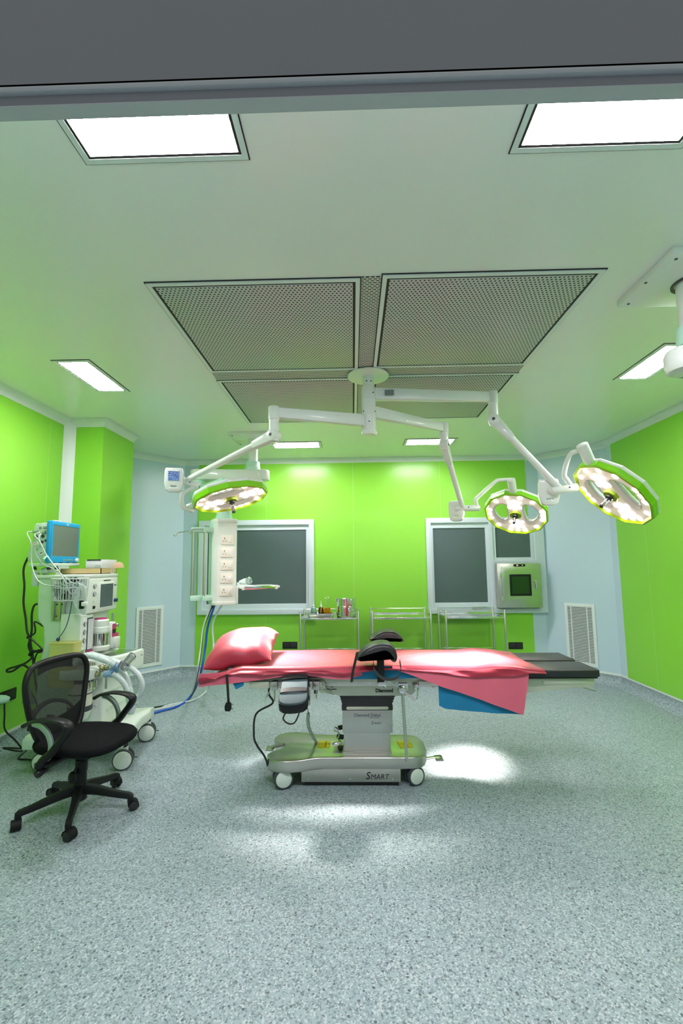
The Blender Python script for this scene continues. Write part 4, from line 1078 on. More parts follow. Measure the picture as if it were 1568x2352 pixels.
strap([(.285, 2.985, .80), (.288, 2.955, .745), (.262, 2.945, .708), (.21, 2.94, .698), (.165, 2.94, .71), (.128, 2.95, .745), (.118, 2.97, .785), (.125, 2.985, .82)], .020, dirv=(.15, .25, .9))
t = leg_support('black leather leg support on the far side of the table', FAR, 3.64, 3.86, (.262, 3.72, .87))
mb = MB(); mb.beam((.27, 3.70, .84), (.28, 3.70, .62), .04, .014, .003); mb.build('upright', 'black_plastic', t)
mb = MB(); mb.beam((.28, 3.705, .66), (.33, 3.665, .62), .016, .014, .003); mb.box(.31, .35, 3.61, 3.68, .612, .655, .004); mb.build('rail_clamp', 'chrome', t)
# ================================================================== office chair
CX_, CY_ = -1.600, 2.815
CA = math.radians(-10)
t = CH = thing('office_chair', 'black mesh back office chair with armrests on a five star castor base', 'chair', (CX_, CY_, 0), CA)
def lb(mb, name, m=None, parent=None, **k): return mb.build(name, m, parent or t, world=False, **k)
# star base: five legs, five castors
mb = MB(); mb.lathe([(0, .062), (.030, .062), (.040, .070), (.040, .120), (.034, .135), (.030, .155), (.030, .16), (0, .16)], (0, 0, 0), (0, 0, 1), 28); lb(mb, 'base_hub', 'black_plastic')
for k in range(5):
    a = math.radians(3 + 72 * k) - CA; d = Vector((math.cos(a), math.sin(a), 0)); sd = Vector((-d.y, d.x, 0))
    prof = [(.028, .125, .048, .052), (.09, .118, .042, .046), (.16, .103, .036, .040), (.23, .088, .031, .034), (.272, .082, .030, .032), (.292, .078, .030, .030), (.305, .070, .028, .026)]
    tt = bmesh.new(); rows = []
    for r, z, w_, h_ in prof:
        c = d * r + Vector((0, 0, z))
        rows.append([tt.verts.new(c + sd * (w_ / 2 * x) + Vector((0, 0, h_ / 2 * y))) for x, y in ((-.7, 1), (.7, 1), (1, .55), (1, -.7), (.75, -1), (-.75, -1), (-1, -.7), (-1, .55))])
    for p, q in zip(rows, rows[1:]):
        for i in range(8): tt.faces.new((p[i], p[(i + 1) % 8], q[(i + 1) % 8], q[i]))
    tt.faces.new(rows[0][::-1]); tt.faces.new(rows[-1]); bmesh.ops.recalc_face_normals(tt, faces=tt.faces[:])
    mb = MB(); mb._join(tt); mb.cyl(d * .292 + Vector((0, 0, .045)), d * .292 + Vector((0, 0, .082)), .016, seg=16); leg = lb(mb, 'base_leg', 'black_plastic')
    b_ = a + [.5, 1.2, .2, 1.5, .9][k]; e = Vector((math.cos(b_), math.sin(b_), 0)); f = Vector((-e.y, e.x, 0)); c = d * .298 + e * .012 + Vector((0, 0, .026))
    mb = MB()
    for s in (-1, 1): mb.cyl(c + f * s * .006, c + f * s * .024, .026, seg=22, bev=.006)
    tt = bmesh.new(); hood = []
    for i in range(9):
        q = -.5 + (PI + .6) * i / 8
        hood.append([tt.verts.new(c + f * s * .025 + e * (.029 * math.cos(q)) + Vector((0, 0, .031 * math.sin(q)))) for s in (-1, 1)])
    for p, q in zip(hood, hood[1:]): tt.faces.new((p[0], p[1], q[1], q[0]))
    bmesh.ops.solidify(tt, geom=tt.faces[:], thickness=.004); mb._join(tt)
    lb(mb, 'castor', 'black_rubber')
mb = MB(); mb.lathe([(0, .13), (.036, .13), (.033, .225), (.036, .228), (.034, .236), (.025, .238), (.024, .33), (0, .33)], (0, 0, 0), (0, 0, 1), 28); lb(mb, 'gas_lift', 'black_plastic')
mb = MB(); mb.box(-.13, .10, -.075, .075, .312, .380, .008); mb.cyl((.02, -.02, .23), (.02, -.02, .30), .034, seg=22, bev=.005); lb(mb, 'tilt_mechanism', 'black_plastic')
mb = MB(); mb.tube([(-.02, -.05, .33), (-.02, -.16, .335), (-.025, -.24, .330)], .0055, 8, 4); mb.tube([(-.02, -.22, .331), (-.027, -.262, .322), (-.031, -.285, .316)], .018, 10, 4, rf=lambda i, n: .55 + .9 * math.sin(i / (n - 1) * 2.3) * .8); lb(mb, 'height_lever', 'black_plastic')
mb = MB(); mb.tube([(.06, -.02, .30), (.03, -.06, .275), (.02, -.075, .25)], .006, 8, 4); mb.ball((.018, -.085, .222), .03, .8, .55, 1.1); lb(mb, 'tilt_lever', 'black_plastic')
# seat cushion
n, m = 40, 14; P = []
for i in range(n):
    q = 2 * PI * i / n; c, s = math.cos(q), math.sin(q)
    rx = .236 * (abs(c) ** .6) * (1 if c > 0 else -1) + .03; ry = .222 * (abs(s) ** .62) * (1 if s > 0 else -1) * (1 - .05 * (c < 0) * abs(c))
    row = []
    for k in range(m):
        f = k / (m - 1)
        if f <= .30: g = f / .30; sc = g; z = .384
        elif f <= .62: g = (f - .30) / .32; sc = 1 + .04 * math.sin(g * PI); z = .384 + .040 * g
        else: g = (f - .62) / .38; sc = max(0.0, math.cos(g * PI / 2)) ** .75; z = .424 + .016 * math.sin(g * PI / 2) - .012 * (1 - sc ** 2) * (1 if False else 1)
        x = rx * sc; y = ry * sc
        z += -.010 * max(0, (x - .12) / .15) ** 2 + .012 * max(0, (-x - .10) / .15)
        row.append(Vector((x, y, z)))
    P.append(row)
mb = MB(); mb.grid(P, closed_u=True); bmesh.ops.remove_doubles(mb.bm, verts=mb.bm.verts[:], dist=.0008); lb(mb, 'seat', 'seat_fabric', sharp=80)
# backrest: frame loop, mesh, solid lower cover, lumbar arch
def bk(y, z):                      # gentle dish and recline
    return Vector((-.155 - .13 * max(0, (z - .42)) ** 1.2 - .02 * math.sin((z - .36) * 6) + .34 * y * y, y, z))
loop = [(-.105, .385), (0, .372), (.105, .385), (.165, .455), (.200, .560), (.226, .680), (.232, .760), (.205, .820), (.140, .846), (0, .852), (-.140, .846), (-.205, .820), (-.232, .760), (-.226, .680), (-.200, .560), (-.165, .455)]
SL = smooth([Vector((y, z, 0)) for y, z in loop], 6, True)
mb = MB(); mb.tube([bk(p.x, p.y) for p in SL], .0165, 12, 1, True, n=(1, 0, 0)); lb(mb, 'back_frame', 'black_plastic')
def widths(z):
    ys = [p.x for p, q in zip(SL, SL[1:] + SL[:1]) if (p.y - z) * (q.y - z) <= 0]
    return (min(ys), max(ys)) if ys else (0, 0)
P = []
for i in range(31):
    z = .376 + (.849 - .376) * i / 30; a, b = widths(z); P.append([bk(a + (b - a) * k / 20, z) for k in range(21)])
mb = MB(); mb.grid(P); lb(mb, 'back_mesh', 'mesh_fabric', sharp=80)
P = []
for i in range(14):
    z = .378 + .135 * i / 13; a, b = widths(z); P.append([bk(a + (b - a) * k / 20, z) - Vector((.006, 0, 0)) for k in range(21)])
for k in range(21):
    P[-1][k] += Vector((0, 0, .055 * (abs(k - 10) / 10) ** 2))
mb = MB(); mb.grid(P, .006); lb(mb, 'back_cover', 'black_plastic', sharp=60)
mb = MB(); mb.tube([bk(-.17, .49) - Vector((.03, 0, 0)), bk(-.12, .565) - Vector((.045, 0, 0)), bk(0, .60) - Vector((.05, 0, 0)), bk(.12, .565) - Vector((.045, 0, 0)), bk(.17, .49) - Vector((.03, 0, 0))], .017, 10, 5, flat=.6); lb(mb, 'lumbar_arch', 'black_plastic')
mb = MB(); mb.tube([(-.08, 0, .315), (-.16, 0, .318), (-.218, 0, .350), (-.230, 0, .43), (-.222, 0, .52)], .03, 10, 5, flat=.35, n=(0, 1, 0)); lb(mb, 'back_bracket', 'black_plastic')
P = []
for i in range(5):
    z = .795 + .018 * i; P.append([bk(-.13 + .26 * k / 12, z - .018 * (abs(k - 6) / 6) ** 2) - Vector((.010, 0, 0)) for k in range(13)])
mb = MB(); mb.grid(P, .003); lb(mb, 'back_yoke', 'black_plastic', sharp=60)
# arm rests: black loop with a silver inner bow
for s in (-1, 1):
    y = s * .268
    sec = [((-.150, .548), .012, .012), ((-.10, .572), .024, .010), ((-.02, .590), .032, .010), ((.06, .590), .034, .011), ((.115, .578), .034, .014), ((.135, .556), .032, .018), ((.118, .520), .028, .020), ((.085, .480), .025, .019), ((.045, .430), .027, .020), ((.005, .395), .034, .022), ((-.018, .368), .038, .020), ((-.026, .350), .036, .018)]
    ctr = smooth([Vector((p[0][0], y, p[0][1])) for p in sec], 4); ws = smooth([Vector((p[1], p[2], 0)) for p in sec], 4)
    tt = bmesh.new(); rows = []
    for i, p in enumerate(ctr):
        d = (ctr[min(i + 1, len(ctr) - 1)] - ctr[max(i - 1, 0)]).normalized(); nrm = Vector((0, 1, 0)).cross(d)
        rows.append([tt.verts.new(p + Vector((0, 1, 0)) * (ws[i].x * math.cos(q)) + nrm * (ws[i].y * math.sin(q))) for q in [2 * PI * k / 12 for k in range(12)]])
    for p, q in zip(rows, rows[1:]):
        for i in range(12): tt.faces.new((p[i], p[(i + 1) % 12], q[(i + 1) % 12], q[i]))
    tt.faces.new(rows[0][::-1]); tt.faces.new(rows[-1]); bmesh.ops.recalc_face_normals(tt, faces=tt.faces[:])
    mb = MB(); mb._join(tt); arm = lb(mb, 'armrest', 'black_plastic', sharp=50)
    mb = MB(); mb.tube([(-.085, y, .568), (-.035, y, .555), (.010, y, .520), (.035, y, .465), (.030, y, .415), (.012, y, .392)], .0175, 12, 5, flat=.55, n=(0, 1, 0)); o = mb.build('silver_bow', 'silver_paint', arm, world=False)
    mb = MB(); mb.box(-.065, .03, min(y, y * .55), max(y, y * .55), .345, .365, .004); mb.build('arm_bracket', 'black_plastic', arm, world=False)

# ================================================================== anaesthesia workstation
XF, X0, YN, YFAR = -1.985, -2.335, 3.42, 3.88
t = AM = thing('anaesthesia_machine', 'white anaesthesia workstation on large castors at the left wall', 'medical machine', (-2.0, 3.65, 0))
W_ = 'machine_white'
# tall body, its near side panel has a waist on the left
side = [(X0, 1.325), (X0, 1.13), (X0 + .005, 1.02), (X0 + .055, .965), (X0 + .065, .85), (X0 + .045, .70), (X0 + .02, .25), (-2.03, .25), (-2.03, 1.04), (XF - .03, 1.045), (XF - .005, 1.06), (XF, 1.10), (XF, 1.325)]
mb = MB(); mb.prism(side, front_M(0, YFAR, 0), YFAR - YN, .016, 3); body = mb.build('body', 'machine_side', t)
mb = MB(); mb.box(X0 - .012, XF + .012, YN - .012, YFAR + .010, 1.318, 1.345, .008); mb.build('top_lid', W_, t)
# front display module facing the table
mb = MB(); mb.box(XF - .02, XF + .014, YN + .01, YFAR + .004, 1.052, 1.318, .014, 3); fm = mb.build('display_module', W_, t)
xq = XF + .0145
mb = MB(); mb.box(xq - .002, xq + .006, 3.590, 3.815, 1.072, 1.282, .004); mb.build('display_bezel', W_, fm)
mb = MB(); mb.box(xq + .005, xq + .0075, 3.608, 3.795, 1.088, 1.266); mb.build('display_screen', 'screen_slate', fm)
mb = MB(); mb.box(xq - .002, xq + .003, 3.66, 3.76, 1.290, 1.297); mb.build('vent_slot', 'dark_print', fm)
mb = MB(); mb.cyl((xq, 3.842, 1.128), (xq + .022, 3.842, 1.128), .015, seg=18, bev=.003); mb.build('selector_knob', 'navy_knob', fm)
YX = Matrix(((0, 0, 1, 0), (1, 0, 0, 0), (0, 1, 0, 0), (0, 0, 0, 1)))          # text that faces +X
def xface(x, y, z): return Matrix.Translation((x, y, z)) @ YX
mb = MB(); mb.mesh(text_mesh('MED', .020, 0, .0004, .0003), xface(xq + .0005, 3.842, 1.25)); mb.mesh(text_mesh('P', .018), xface(xq + .0005, 3.525, 1.135)); mb.cyl((xq, 3.842, 1.095), (xq + .002, 3.842, 1.095), .004, seg=10); mb.build('front_print', 'grey_print', fm)
def gauge(y, z, x, parent, r=.018):
    mb = MB(); mb.lathe([(r * .8, 0), (r, .0), (r, .006), (r * .85, .010), (r * .82, .007), (0, .007)], (x, y, z), (1, 0, 0), 24); g = mb.build('pressure_gauge', 'grey_print', parent)
    mb = MB(); mb.cyl((x + .0065, y, z), (x + .0085, y, z), r * .80, seg=22); mb.build('gauge_dial', 'paper_white', g)
    mb = MB(); mb.beam((x + .0092, y - r * .4, z - r * .3), (x + .0092, y + r * .3, z + r * .4), .003, .0015); mb.build('gauge_needle', 'dark_print', g)
gauge(3.530, 1.255, xq, fm); gauge(3.530, 1.195, xq, fm)
mb = MB(); mb.cyl((xq, 3.528, 1.098), (xq + .012, 3.528, 1.098), .010, seg=16, bev=.002); mb.box(xq, xq + .010, 3.519, 3.537, 1.085, 1.10, .002); mb.build('power_switch', 'black_plastic', fm)
# gauge block and flow meters under it
mb = MB(); mb.prism([(-2.13, 1.06), (-1.995, 1.06), (-1.975, 1.045), (-1.975, .80), (-2.03, .765), (-2.13, .765)], front_M(0, 3.47, 0), .085, .010, 3); gb = mb.build('gauge_block', W_, t)
mb = MB(); mb.prism(rrect(.05, .21, .024), xface(-1.975, 3.425, .925), .004, .001); mb.build('gauge_plate', 'paper_white', gb)
for z in (.985, .925, .865): gauge(3.425, z, -1.971, gb, .017)
mb = MB(); mb.box(-2.06, -1.995, 3.475, 3.580, .745, 1.045, .008); fl = mb.build('flowmeter_bank', W_, t)
mb = MB(); mb.box(-1.996, -1.990, 3.492, 3.566, .765, 1.022); mb.build('flow_glass', 'screen_slate', fl)
for k in range(4):
    mb = MB(); mb.cyl((-1.984, 3.502 + k * .018, .79), (-1.984, 3.502 + k * .018, 1.01), .005, seg=10); mb.build('flow_tube', 'paper_white', fl)
    mb = MB(); mb.cyl((-1.99, 3.502 + k * .018, .775), (-1.978, 3.502 + k * .018, .775), .007, seg=12); mb.build('flow_mark', 'pink_label', fl)
for k in range(3):
    mb = MB(); mb.cyl((-1.99, 3.50 + k * .032, .742), (-1.952, 3.50 + k * .032, .738), .013, seg=18, bev=.003); mb.build('flow_knob', 'clear_plastic', fl)
# vaporiser
mb = MB(); mb.lathe([(0, .760), (.066, .760), (.070, .775), (.070, .79), (.058, .795), (.058, .895), (.062, .90), (.062, .935), (.055, .94), (.058, .955), (.058, .985), (.05, .995), (0, .995)], (-1.975, 3.655, 0), (0, 0, 1), 32); vp = mb.build('vaporiser', W_, t)
mb = MB(); mb.lathe([(.0595, .800), (.0595, .890)], (-1.975, 3.655, 0), (0, 0, 1), 32); mb.build('vaporiser_window', 'chrome', vp)
mb = MB(); mb.lathe([(0, .99), (.048, .99), (.046, 1.003), (0, 1.003)], (-1.975, 3.655, 0), (0, 0, 1), 28); mb.build('vaporiser_dial', 'pink_label', vp)
mb = MB(); mb.box(-2.02, -1.925, 3.725, 3.80, .755, .960, .010); mb.box(-1.96, -1.90, 3.76, 3.83, .750, .84, .010); mb.build('filler_block', W_, vp)
mb = MB(); mb.box(-1.926, -1.922, 3.735, 3.790, .845, .945); mb.cyl((-1.93, 3.81, .845), (-1.93, 3.81, .868), .018, seg=16, bev=.003); mb.build('filler_label', 'pink_label', vp)
mb = MB(); mb.box(-1.9225, -1.921, 3.738, 3.787, .872, .905); mb.build('label_band', 'dark_print', vp)
mb = MB(); mb.cyl((-1.99, 3.862, 1.02), (-1.99, 3.862, .93), .010, seg=14); mb.cyl((-2.0, 3.862, .925), (-1.94, 3.862, .925), .014, seg=14, bev=.003); mb.build('outlet_valve', 'silver_paint', t)
# worktop with steel inlay and fascia
wt = [(-2.06, 3.435), (-1.90, 3.445), (-1.845, 3.475), (-1.80, 3.55), (-1.768, 3.66), (-1.745, 3.80), (-1.740, 3.905), (-2.06, 3.905)]
mb = MB(); mb.prism(wt, Matrix.Translation((0, 0, .585)), .140, .012, 3); tp = mb.build('worktop', W_, t)
ins = [(-1.975, 3.52), (-1.885, 3.515), (-1.835, 3.575), (-1.795, 3.68), (-1.772, 3.80), (-1.768, 3.880), (-1.975, 3.880)]
mb = MB(); mb.prism(ins, Matrix.Translation((0, 0, .7245)), .002); mb.build('steel_inlay', 'worktop_steel', tp)
mb = MB(); mb.prism([(-2.06, .72), (-1.93, .722), (-2.0, .765), (-2.06, .768)], front_M(0, 3.89, 0), .40, .004); mb.build('worktop_step', W_, tp)
q0, q1 = Vector((-1.768, 3.66, 0)), Vector((-1.745, 3.80, 0)); dd = (q1 - q0)
FM = frame_M(q0.lerp(q1, .55) + Vector((.001, 0, .66)), dd, (0, 0, 1))
mb = MB(); mb.mesh(text_mesh('T', .055, 0, .0006, .001), FM @ Matrix.Translation((-.035, 0, 0))); mb.mesh(text_mesh('MACHINE', .014, 0, .0005), FM @ Matrix.Translation((.115, .02, -.008))); mb.lathe([(.008, 0), (.010, 0), (.010, .001), (.008, .001)], (0, 0, 0), (0, 0, 1), 16, 0, FM @ Matrix.Translation((.03, .01, 0))); mb.build('fascia_print', 'grey_print', tp)
# lower cabinet, base platform and end beams
mb = MB(); mb.box(-2.20, -1.835, 3.47, 3.88, .235, .60, .022, 3); cb = mb.build('lower_cabinet', W_, t)
for z in (.345, .47):
    mb = MB(); mb.box(-1.838, -1.822, 3.52, 3.84, z, z + .012, .004); mb.build('drawer_lip', 'machine_side', cb)
mb = MB(); mb.beam((-2.05, 3.467, .355), (-1.88, 3.467, .405), .010, .014, .003); mb.beam((-2.05, 3.467, .455), (-1.87, 3.467, .52), .010, .006, .002); mb.build('panel_groove', 'machine_side', cb)
mb = MB(); mb.cyl((-1.955, 3.468, .462), (-1.955, 3.445, .462), .017, seg=8, bev=.004); mb.cyl((-1.955, 3.45, .44), (-1.955, 3.45, .43), .008, seg=12); mb.build('cabinet_knob', 'black_plastic', cb)
pl = [(-2.30, 3.33), (-2.15, 3.325), (-2.10, 3.37), (-1.80, 3.40), (-1.70, 3.36), (-1.62, 3.36), (-1.60, 3.45), (-1.63, 3.60), (-1.66, 3.75), (-1.655, 3.86), (-1.68, 3.96), (-2.30, 3.96)]
mb = MB(); mb.prism(pl, Matrix.Translation((0, 0, .155)), .085, .018, 3); bp = mb.build('base_platform', W_, t)
mb = MB(); mb.box(-2.30, -2.13, 3.305, 3.42, .150, .222, .006); mb.box(-1.76, -1.670, 3.88, 3.99, .150, .235, .006); mb.box(-1.70, -1.615, 3.33, 3.41, .148, .20, .006); mb.build('castor_housing', 'machine_side', bp)
mb = MB(); mb.prism(rrect(.05, .018, .008), xface(-1.6195, 3.55, .195), .002); mb.build('oval_badge', 'grey_print', bp)
def big_caster(x, y, yaw, r=.068):
    M = Matrix.Translation((x, y, 0)) @ Matrix.Rotation(yaw, 4, 'Z')
    mb = MB(); mb.box(-.040, .028, -.020, .020, r * .6, .150, .006, M=M); mb.box(-.055, .0, -.026, .026, .025, .118, .008, M=M); c = mb.build('castor', W_, t)
    mb = MB(); mb.cyl(M @ Vector((0, 0, .148)), M @ Vector((0, 0, .160)), .028, seg=20); mb.build('castor_swivel', 'black_plastic', c)
    for s in (-1, 1):
        a, b = M @ Vector((0, s * .020, r)), M @ Vector((0, s * .045, r)); mb = MB(); mb.cyl(a, b, r, seg=36, bev=.006); mb.build('tyre', 'dark_grey_plastic', c)
        d = (b - a).normalized(); mb = MB(); mb.lathe([(r * .87, -.006), (r * .87, .001), (r * .80, .004), (0, .006)], b, d, 36); mb.build('wheel_cover', W_, c)
    mb = MB(); mb.beam(M @ Vector((r * .9, .01, r * .95)), M @ Vector((r + .022, .01, r * .9)), .012, .004); mb.build('brake_tab', 'dark_grey_plastic', c)
big_caster(-1.625, 3.385, .30); big_caster(-1.690, 3.905, .35); big_caster(-2.165, 3.350, .18); big_caster(-2.22, 3.90, .2)
# breathing absorber hanging under the near end of the worktop
mb = MB(); mb.prism(rrect(.24, .20, .02), Matrix.Translation((-1.955, 3.40, .612)), .072, .010, 3); ab = mb.build('absorber_block', W_, t)
for x, y, m_, r, h in ((-2.02, 3.37, 'clear_plastic', .040, .055), (-1.94, 3.36, 'clear_plastic', .034, .030), (-1.91, 3.45, 'chrome', .026, .030)):
    mb = MB(); mb.lathe([(r, 0), (r * 1.02, .006), (r * .9, h * .8), (r * .5, h), (0, h)], (x, y, .683), (0, 0, 1), 24); mb.build('valve_dome', m_, ab)
mb = MB(); mb.lathe([(0, 0), (.030, 0), (.030, .022), (.026, .026), (0, .024)], (-2.005, 3.345, .725), (.4, -.75, .45), 24); mb.build('round_gauge', 'chrome', ab)
mb = MB(); mb.lathe([(0, 0), (.024, 0), (.024, .002), (0, .002)], Vector((-2.005, 3.345, .725)) + Vector((.4, -.75, .45)).normalized() * .026, (.4, -.75, .45), 20); mb.build('gauge_face', 'paper_white', ab)
mb = MB(); mb.cyl((-1.955, 3.43, .725), (-1.955, 3.43, .75), .012, seg=12); mb.ball((-1.955, 3.43, .755), .014); mb.build('adjust_knob', 'black_plastic', ab)
mb = MB(); mb.cyl((-1.965, 3.405, .60), (-1.965, 3.405, .395), .075, seg=32); cn = mb.build('absorber_canister', 'granules', t)
mb = MB(); mb.cyl((-1.965, 3.405, .616), (-1.965, 3.405, .582), .080, seg=32); mb.cyl((-1.965, 3.405, .42), (-1.965, 3.405, .385), .081, seg=32, bev=.004); mb.cyl((-1.965, 3.405, .50), (-1.965, 3.405, .507), .0765, seg=32); mb.build('canister_band', 'dark_grey_plastic', cn)
mb = MB(); mb.cyl((-1.965, 3.405, .385), (-1.965, 3.405, .325), .078, .055, seg=32, bev=.004); mb.build('canister_base', W_, cn)
mb = MB(); mb.cyl((-1.96, 3.33, .345), (-1.91, 3.32, .365), .017, seg=18, bev=.004); mb.build('drain_valve', 'black_plastic', cn)
mb = MB(); mb.tube([(-1.875, 3.36, .60), (-1.872, 3.36, .555), (-1.855, 3.36, .542), (-1.838, 3.36, .555), (-1.832, 3.36, .60)], .006, 8, 4); mb.cyl((-1.79, 3.42, .62), (-1.79, 3.42, .53), .009, seg=12); mb.build('bag_arm', 'chrome', ab)
for p, d in (((-1.862, 3.365, .640), (1, .05, -.02)), ((-1.835, 3.43, .668), (1, .05, 0))):
    p, d = Vector(p), Vector(d).normalized(); mb = MB(); mb.lathe([(0, -.02), (.024, -.02), (.027, -.016), (.027, .0), (.029, .002), (.029, .010), (.024, .014), (.024, .028), (.017, .030), (.017, .05), (0, .05)], p, d, 24); mb.build('hose_port', 'brass_nickel', ab)
# yellow suction jar on the near side
mb = MB(); mb.prism(rrect(.185, .100, .018), Matrix.Translation((-2.06, 3.352, .56)), .305, .014, 3); jar = mb.build('suction_jar', 'yellow_plastic', t)
mb = MB(); mb.prism(rrect(.195, .110, .020), Matrix.Translation((-2.06, 3.352, .862)), .012, .004); mb.build('jar_lid', 'yellow_plastic', jar)
mb = MB(); mb.cyl((-2.06, 3.352, .76), (-2.06, 3.352, .86), .026, seg=18); mb.build('jar_float', 'clear_plastic', jar)
mb = MB(); mb.ball((-2.115, 3.35, .888), .013); mb.tube([(-2.115, 3.35, .890), (-2.06, 3.34, .97), (-2.03, 3.33, 1.06), (-2.005, 3.31, 1.17), (-2.01, 3.30, 1.24)], .0028, 6, 5); mb.build('jar_line', 'navy_knob', jar)
# vertical equipment rail
mb = MB(); mb.box(-2.207, -2.112, YN - .016, YN - .002, 1.015, 1.30, .002); rl = mb.build('equipment_rail', 'satin_steel', t)
for x in (-2.190, -2.142, -2.118):
    mb = MB(); mb.box(x - .004, x + .004, YN - .026, YN - .014, 1.017, 1.30, .001); mb.build('rail_rib', 'brushed_steel', rl)
mb = MB()
for x in (-2.172, -2.130):
    for z in (1.045, 1.13): mb.cyl((x, YN - .016, z), (x, YN - .02, z), .006, seg=10)
mb.build('rail_screws', 'dark_grey_plastic', rl)
# lead loops of the machine on the left
mb = MB(); mb.tube([(-2.33, 3.43, 1.135), (-2.36, 3.43, 1.12), at(73, 1412, 3.42), at(73, 1445, 3.42), at(70, 1475, 3.42), at(75, 1505, 3.42), at(78, 1540, 3.42), (-2.30, 3.45, .45)], .0075, 8, 6); mb.tube([(-2.28, 3.43, .97), at(80, 1428, 3.42), at(81, 1446, 3.42), at(78, 1456, 3.42), at(62, 1464, 3.41), at(72, 1468, 3.41), at(92, 1486, 3.40), at(95, 1493, 3.40), at(84, 1503, 3.41), at(77, 1525, 3.43)], .006, 8, 6); mb.build('mains_lead', 'cable_black', t)
mb = MB(); mb.tube([(-2.28, YN + .02, .795), (-2.315, YN - .01, .795), (-2.345, YN - .01, .785)], .010, 8, 3); mb.cyl((-2.335, YN - .01, .805), (-2.355, YN - .01, .765), .014, seg=14, bev=.003); mb.cyl((-2.28, YN, .795), (-2.30, YN - .005, .795), .014, seg=14); mb.build('lead_plug', 'black_plastic', t)

# ------------------------------------------------------------------ breathing hoses
def corrugated(pts, r, name, parent, m='hose_white'):
    P = smooth(pts, 30)
    # resample evenly: two rings per corrugation
    L = [0]
    for a, b in zip(P, P[1:]): L.append(L[-1] + (b - a).length)
    n = int(L[-1] / .0058); out = []; j = 0
    for i in range(n + 1):
        s = L[-1] * i / n
        while j < len(L) - 2 and L[j + 1] < s: j += 1
        f = (s - L[j]) / max(1e-6, L[j + 1] - L[j]); out.append(P[j].lerp(P[j + 1], f))
    mb = MB(); mb.tube(out, r, 12, 1, rf=lambda i, n: 1.0 if i % 2 else .76); return mb.build(name, m, parent, sharp=80)
def cuff(p0, p1, r, parent):
    p0, p1 = Vector(p0), Vector(p1); mb = MB(); d = p1 - p0; l = d.length
    mb.lathe([(r * .7, 0), (r, 0), (r * 1.05, l * .15), (r * .92, l * .3), (r * .92, l * .7), (r * 1.06, l * .85), (r * 1.02, l), (r * .7, l)], p0, d, 20); return mb.build('hose_cuff', 'hose_cuff', parent)
t = thing('breathing_circuit', 'white corrugated breathing hoses with blue cuffs hanging off the anaesthesia machine', 'breathing hoses', (-1.75, 3.35, .55))
YH = 3.33
cuff(at(240, 1548, YH), at(258, 1548, YH), .021, t); cuff(at(254, 1539, 3.38), at(272, 1538, 3.38), .021, t); cuff(at(261, 1528, 3.34), at(277, 1532, 3.34), .023, t)
corrugated([at(258, 1548, YH), at(272, 1556, YH), at(286, 1572, YH), at(293, 1592, YH), at(297, 1615, YH), at(300, 1625, YH), at(303, 1618, 3.36), at(300, 1590, 3.38), at(292, 1560, 3.38), at(282, 1544, 3.38), at(272, 1538, 3.38)], .021, 'hose', t)
corrugated([at(297, 1532, 3.30), at(310, 1542, 3.30), at(321, 1556, 3.30), at(326, 1575, 3.30), at(323, 1592, 3.30), at(314, 1604, 3.30), at(305, 1622, 3.30)], .021, 'hose', t)
corrugated([(-2.02, 3.34, .70), at(195, 1507, 3.30), at(215, 1508, 3.30), at(240, 1516, 3.30), at(262, 1528, 3.32)], .023, 'hose', t)
corrugated([(-2.03, 3.37, .715), at(205, 1504, 3.36), at(228, 1508, 3.36), at(255, 1516, 3.36), at(280, 1526, 3.34)], .021, 'hose', t)
c = at(283, 1529, 3.31)
mb = MB(); mb.lathe([(.012, -.03), (.026, -.026), (.030, -.008), (.030, .010), (.022, .02)], c, (.9, .0, -.3), 22); mb.lathe([(.024, -.01), (.026, .0), (.026, .075), (.022, .08)], c + Vector((.02, -.01, .015)), (.62, .05, .75), 22); mb.build('y_piece', 'smoked_plastic', t)
mb = MB(); mb.lathe([(.016, -.02), (.028, -.02), (.030, .0), (.024, .006)], c + Vector((.028, -.02, -.006)), (.5, -.8, -.1), 20); mb.build('y_port', 'smoked_plastic', t)
mb = MB(); mb.lathe([(0, -.055), (.022, -.05), (.030, -.02), (.030, .03), (.022, .055), (0, .06)], at(302, 1622, 3.30), (.1, 0, 1), 20); mb.build('hose_end', 'hose_white', t)
t = thing('oxygen_mask', 'pale clear mask hanging beside the chair back near the left wall', 'mask', at(62, 1600, 3.30))
c = at(65, 1602, 3.30)
P = []
for i in range(14):
    q = 2 * PI * i / 14; P.append([c + Vector((.045 * math.cos(q) * (1 - .6 * k / 5) * (1 + .15 * math.sin(3 * q)), .035 * math.sin(q) * (1 - .6 * k / 5), -.035 + .075 * (k / 5) ** .8 - .01 * math.cos(2 * q))) for k in range(6)])
mb = MB(); mb.grid(P, .002, True); mb.build('mask_cup', 'aqua_bottle', t)
mb = MB(); mb.tube([c + Vector((.02, 0, .03)), c + Vector((.05, .02, -.05)), c + Vector((.03, .03, -.15)), c + Vector((.0, .04, -.24))], .005, 8, 5); mb.build('mask_tube', 'cable_black', t)

